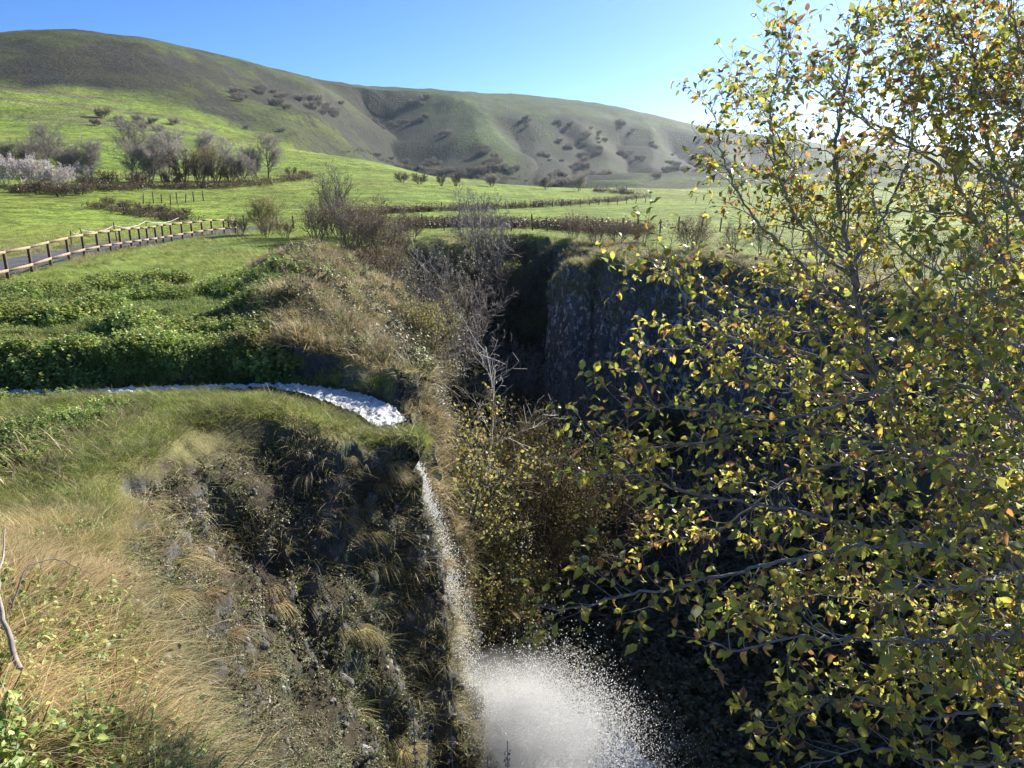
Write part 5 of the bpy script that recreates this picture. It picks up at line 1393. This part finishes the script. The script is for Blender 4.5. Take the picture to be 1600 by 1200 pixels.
LIMBS = [  # photo px, py, distance along the view, from the stem outwards; start radius
    ([(1690, 1010, 5.2), (1600, 990, 4.2), (1440, 1000, 3.9), (1240, 996, 3.7), (1170, 1015, 3.6), (1100, 1010, 3.5)], 0.016),
    ([(1690, 950, 5.4), (1560, 880, 4.7), (1400, 850, 4.6), (1230, 875, 4.5), (1110, 905, 4.4), (960, 935, 4.3), (850, 965, 4.3)], 0.018),
    ([(1680, 860, 5.6), (1540, 820, 5.1), (1380, 830, 5.0), (1250, 800, 5.0), (1100, 775, 5.0), (990, 745, 5.0), (895, 745, 5.0)], 0.018),
    ([(1670, 780, 5.7), (1540, 720, 5.5), (1400, 700, 5.4), (1250, 675, 5.4), (1100, 690, 5.2), (1000, 700, 5.1), (915, 695, 5.0)], 0.018),
    ([(1660, 700, 5.7), (1500, 600, 5.2), (1380, 610, 5.1), (1220, 655, 5.0), (1080, 640, 4.9), (970, 640, 4.8)], 0.016),
    ([(1690, 1000, 5.8), (1560, 830, 6.0), (1450, 720, 6.0), (1370, 590, 6.0), (1330, 420, 6.0), (1305, 250, 6.0), (1325, 120, 6.0), (1345, 20, 6.0)], 0.034),
    ([(1345, 500, 6.0), (1250, 410, 6.0), (1170, 330, 6.0), (1125, 230, 6.0), (1110, 150, 6.0)], 0.013),
    ([(1335, 440, 6.0), (1240, 330, 5.9), (1205, 210, 5.9), (1215, 110, 5.9), (1235, 45, 5.9)], 0.013),
    ([(1650, 620, 5.9), (1560, 420, 6.4), (1490, 270, 6.5), (1440, 120, 6.5), (1400, -20, 6.5)], 0.024),
    ([(1620, 380, 6.1), (1545, 230, 6.0), (1520, 80, 6.0), (1530, -60, 6.0)], 0.016),
    ([(1355, 560, 6.2), (1260, 500, 6.3), (1150, 470, 6.3), (1060, 430, 6.3), (1005, 415, 6.3)], 0.013),
    ([(1400, 650, 6.3), (1280, 560, 6.4), (1150, 530, 6.4), (1060, 545, 6.4), (1005, 545, 6.4)], 0.013),
    ([(1720, 1130, 5.2), (1600, 1100, 4.2), (1450, 1120, 4.0), (1330, 1090, 3.9), (1240, 1120, 3.8), (1200, 1150, 3.8)], 0.014),
    ([(1720, 1230, 5.0), (1620, 1190, 4.0), (1500, 1195, 3.8), (1380, 1170, 3.7), (1250, 1200, 3.7)], 0.013),
    ([(1640, 500, 5.9), (1560, 470, 5.2), (1470, 430, 5.0), (1400, 380, 4.9), (1360, 300, 4.9)], 0.015),
    ([(1660, 740, 5.7), (1590, 640, 4.6), (1530, 560, 4.3), (1480, 470, 4.2)], 0.014),
    ([(1680, 900, 5.7), (1610, 800, 4.4), (1530, 740, 4.1), (1430, 700, 4.0), (1340, 690, 4.0)], 0.014),
    ([(1700, 1060, 5.6), (1640, 930, 4.0), (1570, 900, 3.7), (1480, 920, 3.6), (1400, 905, 3.6)], 0.012),
    ([(1450, 720, 6.0), (1350, 720, 6.6), (1230, 750, 6.8), (1120, 830, 6.8), (1010, 850, 6.8)], 0.014),
    ([(1680, 240, 6.2), (1560, 130, 5.6), (1480, 30, 5.4), (1430, -60, 5.4)], 0.014),
    ([(1670, 330, 6.1), (1520, 260, 5.4), (1420, 230, 5.2), (1340, 180, 5.1), (1290, 110, 5.1)], 0.014),
    ([(1655, 450, 6.0), (1540, 350, 6.6), (1430, 330, 6.9), (1310, 330, 7.0), (1210, 290, 7.0), (1150, 260, 7.0)], 0.014),
    ([(1700, 100, 6.3), (1600, 60, 6.0), (1540, -20, 6.0)], 0.012),
    ([(1690, 200, 6.3), (1610, 120, 7.0), (1540, 60, 7.2), (1460, 40, 7.3), (1380, 20, 7.3)], 0.013),
    ([(1680, 300, 6.2), (1590, 260, 7.0), (1500, 200, 7.2), (1420, 130, 7.3), (1350, 80, 7.3)], 0.013),
    ([(1480, 270, 6.5), (1400, 210, 6.6), (1300, 160, 6.6), (1240, 110, 6.6)], 0.012),
    ([(1660, 400, 6.1), (1580, 330, 7.2), (1480, 290, 7.5), (1380, 260, 7.6), (1270, 230, 7.6), (1190, 180, 7.6)], 0.014),
    ([(1330, 420, 6.0), (1260, 330, 6.5), (1230, 240, 6.6), (1180, 160, 6.6), (1150, 120, 6.6)], 0.012),
    ([(1640, 180, 5.6), (1590, 60, 5.0), (1570, -40, 5.0)], 0.012),
    ([(1690, 160, 6.3), (1590, 170, 5.2), (1500, 130, 5.0), (1440, 60, 5.0)], 0.012),
    ([(1655, 560, 5.9), (1590, 540, 4.6), (1500, 520, 4.3), (1410, 530, 4.2), (1330, 560, 4.2)], 0.013),
    ([(1690, 960, 5.6), (1560, 1000, 6.2), (1420, 1010, 6.4), (1330, 880, 6.5), (1240, 830, 6.5)], 0.013),
    ([(1660, 640, 5.8), (1540, 560, 6.4), (1440, 470, 6.6), (1380, 400, 6.6), (1290, 390, 6.6)], 0.013),
    ([(1690, 900, 5.6), (1590, 700, 6.6), (1480, 640, 7.0), (1350, 620, 7.2), (1240, 610, 7.2), (1130, 590, 7.2)], 0.014),
    ([(1730, 1180, 5.4), (1630, 1060, 4.6), (1540, 1070, 4.4), (1450, 1060, 4.3), (1370, 1040, 4.3)], 0.012),
    ([(1330, 420, 6.0), (1400, 300, 6.2), (1430, 180, 6.2), (1400, 80, 6.2)], 0.012),
    ([(1370, 590, 6.0), (1200, 560, 5.6), (1090, 480, 5.5), (1030, 380, 5.5)], 0.013),
    ([(1665, 760, 5.7), (1540, 640, 6.8), (1420, 560, 7.2), (1300, 480, 7.4), (1190, 440, 7.5)], 0.016),
    ([(1680, 900, 5.7), (1560, 960, 6.6), (1420, 950, 7.0), (1280, 930, 7.2), (1150, 960, 7.2)], 0.014),
    ([(1640, 520, 5.9), (1590, 430, 5.0), (1570, 330, 4.8), (1580, 220, 4.8)], 0.013),
    ([(1720, 1180, 5.6), (1560, 1060, 6.4), (1420, 1050, 6.8), (1290, 1080, 7.0)], 0.013),
]
tg = Geo()
tube(tg, spline(trunk_pts, 0.12), np.linspace(0.085, 0.022, len(spline(trunk_pts, 0.12))), 9, c=BARKC)
link('trunk', tg.mesh('trunk', [M_BARK]), TREE, -ROOT)
twig = Geo(); LEAVES = []   # (position, direction, length, depth)
def shoot(p, d, L, r0, lev):
    n = max(3, int(L / 0.05)); pts = [p]; dd = unit(d)
    for k in range(n):
        dd = unit(dd + rt.normal(0, 0.13, 3) + np.array([0, 0, 0.05 if lev == 1 else 0.07]))
        pts.append(pts[-1] + dd * (L / n))
    pts = np.array(pts)
    rad = np.maximum(np.linspace(r0, r0 * 0.35, len(pts)), 0.0013)
    tube(twig, pts, rad, 4 if lev == 1 else 3, c=(BARKC * rt.uniform(0.75, 1.25) if lev == 1 else np.array([0.17, 0.12, 0.075]) * rt.uniform(0.7, 1.2)))
    if lev == 1:
        m_ = max(1, int(L / 0.085))
        for k in range(m_):
            f = rt.uniform(0.2, 1.0) * (len(pts) - 1); i = min(int(f), len(pts) - 2)
            ax = unit(pts[i + 1] - pts[i]); pr = unit(np.cross(ax, rt.normal(0, 1, 3)))
            shoot(pts[i] + (pts[i + 1] - pts[i]) * (f - i), ax * 0.75 + pr * 0.75, rt.uniform(0.07, 0.26), max(0.0019, r0 * 0.5), 2)
        hang(pts, 0.55, 0.062)
    else:
        hang(pts, 0.25, 0.05)
def hang(pts, t0, gap):
    L = np.linalg.norm(pts[-1] - pts[0]); n = max(1, int(L * (1 - t0) / gap + rt.uniform(0.2, 1.2)))
    for k in range(n):
        f = (t0 + (1 - t0) * rt.uniform()) * (len(pts) - 1) if k else len(pts) - 1.001
        i = min(int(f), len(pts) - 2)
        p = pts[i] + (pts[i + 1] - pts[i]) * (f - i); ax = unit(pts[i + 1] - pts[i])
        pr = unit(np.cross(ax, rt.normal(0, 1, 3)))
        d = unit(ax * rt.uniform(0.2, 0.9) + pr * 0.9 + np.array([0, 0, rt.uniform(-0.75, 0.15)]))
        if rt.uniform() < 0.86: LEAVES.append((p, d, 0.040 + 0.048 * rt.beta(2, 2.2)))
for li, (lp, r0) in enumerate(LIMBS):
    pts = spline([upx(*q) for q in lp], 0.05)
    pts[1:-1] += rt.normal(0, 0.008, (len(pts) - 2, 3))
    r0 *= 1.25
    rad = np.linspace(r0, max(0.0028, r0 * 0.18), len(pts))
    g = Geo(); tube(g, pts, rad, 7, c=BARKC * rt.uniform(0.85, 1.25))
    link('branch', g.mesh('branch', [M_BARK]), TREE, -ROOT)
    seg = np.concatenate([[0], np.cumsum(np.linalg.norm(np.diff(pts, axis=0), axis=1))]); LT = seg[-1]
    s_ = LT * 0.14
    while s_ < LT:
        i = min(np.searchsorted(seg, s_), len(pts) - 2); ax = unit(pts[min(i + 1, len(pts) - 1)] - pts[i])
        pr = unit(np.cross(ax, rt.normal(0, 1, 3)))
        fr = s_ / LT
        shoot(pts[i], ax * 0.7 + pr * 0.75 + np.array([0, 0, 0.12]), rt.uniform(0.22, 0.62) * (1.1 - 0.5 * fr), max(0.0032, rad[i] * 0.45), 1)
        s_ += rt.uniform(0.042, 0.105) * (0.68 if pts[i][2] > 5.2 else 1.0)
    hang(pts[int(len(pts) * 0.7):], 0.1, 0.05)
link('twig', tag(twig.mesh('twig', [M_TWIG]), None) if False else twig.mesh('twig', [M_TWIG]), TREE, -ROOT)['kind'] = 'stuff'
# leaf colours: green, yellow-green, yellow, orange, brown, grey-green
LC = np.array([(0.22, 0.28, 0.07), (0.50, 0.51, 0.09), (0.74, 0.58, 0.1), (0.54, 0.29, 0.09), (0.28, 0.17, 0.09), (0.29, 0.31, 0.17), (0.54, 0.5, 0.12)])
LW = np.array([0.18, 0.30, 0.16, 0.06, 0.06, 0.06, 0.18])
LWT = np.array([0.36, 0.18, 0.07, 0.08, 0.11, 0.14, 0.06])    # the upper crown is duller and greener
shapes = []
for k in range(5):
    shapes.append(leaf_pts(1.0, (0.62, 0.55, 0.7, 0.5, 0.6)[k], fold=(0.25, 0.6, 0.1, 0.9, 0.4)[k], bend=(0.25, 0.4, 0.1, 0.55, -0.15)[k]))
# ragged margins and a stalk
def leaf_shape(k, rg):
    V, T_, Q_ = shapes[k]
    V = V.copy(); V[:, 0] += 0.22
    V[5:11, 1] *= rg.uniform(0.65, 1.2, 6); V[:, 2] += rg.normal(0, 0.06, len(V)); V[4, 1] += rg.normal(0, 0.08)
    st = np.array([[0, 0.02, 0], [0, -0.02, 0], [0.23, 0.015, 0], [0.23, -0.015, 0]])
    V = np.vstack([V, st]); Q_ = Q_ + [[11, 12, 14, 13]]
    return V, T_, Q_
def leaf_cols(ci, rg, n):
    c = LC[ci] * rg.uniform(0.75, 1.25)
    c = np.tile(c, (n, 1))
    if rg.uniform() < 0.45:
        c[[3, 4, 7, 10]] = c[[3, 4, 7, 10]] * 0.35 + LC[rg.choice([3, 4, 2])] * 0.65     # browning tip
    return c
vars_ = []
for k in range(28):
    ci = rt.choice(7, p=LW if k < 14 else LWT); V, T_, Q_ = leaf_shape(k % 5, rt)
    g = Geo(); g.add(V, t=T_, q=Q_, c=leaf_cols(ci, rt, len(V))); vars_.append(g.mesh('leaf', [M_LEAF]))
lv = LEAVES
camp = np.array([0, 0, CAM_Z])
def in_frame(p):
    q = p - camp; dep = q[1] * CP - q[2] * SP; uy = q[1] * SP + q[2] * CP
    return dep > 0.5 and abs(q[0] / dep) < 0.667 and abs(uy / dep) < 0.5
order = sorted(range(len(lv)), key=lambda k: -(lv[k][2] / np.linalg.norm(lv[k][0] - camp)) * (1 if in_frame(lv[k][0]) else 0.01))
big = set(order[:300])
rest = Geo()
for k, (p, d, L) in enumerate(lv):
    roll = rt.normal(0, 0.8)
    R = rot_to(d, roll, rt)
    if k in big:
        o = link('leaf', vars_[rt.integers(14) + (14 if p[2] > 5.3 else 0)], TREE)
        o.matrix_local = Matrix.Translation(Vector(p - ROOT)) @ Matrix(R.tolist()).to_4x4() @ Matrix.Scale(L, 4)
    else:
        V, T_, Q_ = leaf_shape(rt.integers(5), rt)
        rest.add((V * L) @ R.T + (p - ROOT), t=T_, q=Q_, c=leaf_cols(rt.choice(7, p=LWT if p[2] + rt.normal(0, 0.4) > 5.3 else LW), rt, len(V)))
cr = link('crown', rest.mesh('crown', [M_LEAF]), TREE); cr['kind'] = 'stuff'
print('near tree leaves', len(lv), round(time.time() - T0, 1))

# ================================================================== SMALL FOREGROUND THINGS
def twig_thing(name, paths, r0, col, label, cat):
    base = np.array(paths[0][0]); o = empty(name, base); tag(o, label, cat)
    for k, pth in enumerate(paths):
        pts = spline([np.array(q) for q in pth], 0.05); pts[1:-1] += rt.normal(0, 0.004, (len(pts) - 2, 3))
        g = Geo(); tube(g, pts - base, np.linspace(r0 if k == 0 else r0 * 0.6, r0 * 0.22, len(pts)), 6, c=col)
        link('stem' if k == 0 else 'side_shoot', g.mesh('stem', [M_BARK]), o)
    return o
def lift(px, py, dz):
    q = hits([(px, py)])[0]
    return q + np.array([0, 0, dz])
DEAD = np.array([0.30, 0.26, 0.22])
def path_on(lst):
    return [lift(a, b, c + 0.22) for a, b, c in lst]
twig_thing('dead_branch', [path_on([(45, 1115, 0.0), (25, 1075, 0.10), (22, 1030, 0.16), (0, 1012, 0.2), (-30, 1000, 0.22)]), path_on([(22, 1030, 0.16), (32, 1012, 0.2), (38, 985, 0.3)])], 0.013, DEAD, 'pale dead branch arching in the bottom left corner', 'branch')
twig_thing('dead_branch', [path_on([(305, 1215, -0.02), (280, 1150, 0.05), (230, 1090, 0.12), (200, 1075, 0.14), (168, 1072, 0.12)]), path_on([(200, 1075, 0.14), (205, 1105, 0.1), (225, 1140, 0.05)]), path_on([(230, 1090, 0.12), (265, 1073, 0.2), (300, 1090, 0.15)])], 0.010, DEAD * 0.5, 'dark forked dead branch lying on the dry grass slope', 'branch')
twig_thing('bramble_stem', [path_on([(35, 1030, 0.02), (70, 1010, 0.18), (115, 993, 0.2), (160, 989, 0.12)])], 0.005, DEAD * 0.45, 'thin dark arching stem above the pale dead branch', 'branch')
def seed_stalk(px, py, dep, h, label):
    top = upx(px, py, dep); base = top - np.array([0.03, 0.05, h]); base[2] = ground_z(base[0], base[1]) - 0.05
    o = empty('dock_stalk', base); tag(o, label, 'plant', 'dry seed stalks at the lower edge')
    pts = spline([base, (base + top) / 2 + [0.02, 0, 0], top], 0.05) - base
    g = Geo(); tube(g, pts, np.linspace(0.006, 0.002, len(pts)), 5, c=(0.30, 0.22, 0.16)); link('stalk', g.mesh('stalk', [M_BARK]), o)
    g = Geo()
    for k in range(90):
        t = 1 - min(0.75, 0.7 / np.linalg.norm(top - base)) * rt.uniform(); q = pts[int(t * (len(pts) - 1))] + rt.normal(0, 0.008 + 0.006 * math.sin(t * 25), 3)
        d = unit(rt.normal(0, 1, 3)); R = rot_to(d, rt.uniform(0, 6), rt)
        V = np.array([[0, 0, 0], [0.5, 0.35, 0.1], [1, 0, 0], [0.5, -0.35, 0.1], [0.5, 0, 0.4]]) * rt.uniform(0.012, 0.022)
        g.add(V @ R.T + q, t=[[0, 1, 4], [1, 2, 4], [2, 3, 4], [3, 0, 4]], c=np.array([0.46, 0.32, 0.24]) * rt.uniform(0.7, 1.4))
    link('seed_head', g.mesh('seed_head', [M_TWIG]), o)
seed_stalk(645, 1095, 3.2, 1.6, 'tall dry dock stalk at the lower edge, leftmost of its group')
seed_stalk(668, 1125, 3.1, 1.5, 'dry dock stalk right of the tallest one at the lower edge')
seed_stalk(705, 1140, 3.2, 1.5, 'dry dock stalk against the dark cliff foot')
seed_stalk(793, 1158, 3.0, 1.4, 'dry dock stalk dark against the white spray')
seed_stalk(762, 1182, 3.0, 1.3, 'shorter dry dock stalk beside the one before the spray')
# a bird far up in the blue
bp = upx(310, 43, 150)
g = Geo()
g.add([[-0.02, -0.3, 0], [0.12, 0, 0.03], [-0.02, 0.3, 0], [0, 0, -0.03], [0.0, -0.9, 0.16], [0.16, -0.45, 0.2], [-0.12, -0.45, 0.18], [0.0, 0.9, 0.16], [0.16, 0.45, 0.2], [-0.12, 0.45, 0.18], [0.3, 0, 0], [-0.35, 0, 0], [0, 0, 0.07]],
      t=[[10, 1, 12], [11, 12, 3], [10, 12, 3], [5, 4, 6], [5, 6, 12], [8, 9, 7], [8, 12, 9], [6, 11, 12], [9, 12, 11]], c=(0.03, 0.03, 0.03))
bird = link('bird', g.mesh('bird', [M_TWIG]), None, bp, (0.2, 0.3, 0.8), 0.45)
tag(bird, 'tiny dark bird high in the blue sky over the hill', 'bird')
print('done', round(time.time() - T0, 1))

# ================================================================== AIR
HX, HY0, HY1, HZ0, HZ1 = 2600.0, -400.0, 3200.0, -14.5, 190.0
g = Geo(); box(g, (0, (HY0 + HY1) / 2, (HZ0 + HZ1) / 2), (2 * HX, HY1 - HY0, HZ1 - HZ0))
m, nt, out = new_mat('haze_air')
pv = N(nt, 'ShaderNodeVolumePrincipled', ins={'Color': (0.62, 0.78, 1.0, 1), 'Density': 0.00007, 'Anisotropy': 0.6})
nt.links.new(pv.outputs[0], out.inputs['Volume'])
tag(link('haze', g.mesh('haze', [m], smooth=False)), 'thin blue autumn haze over the valley', 'haze', kind='stuff')
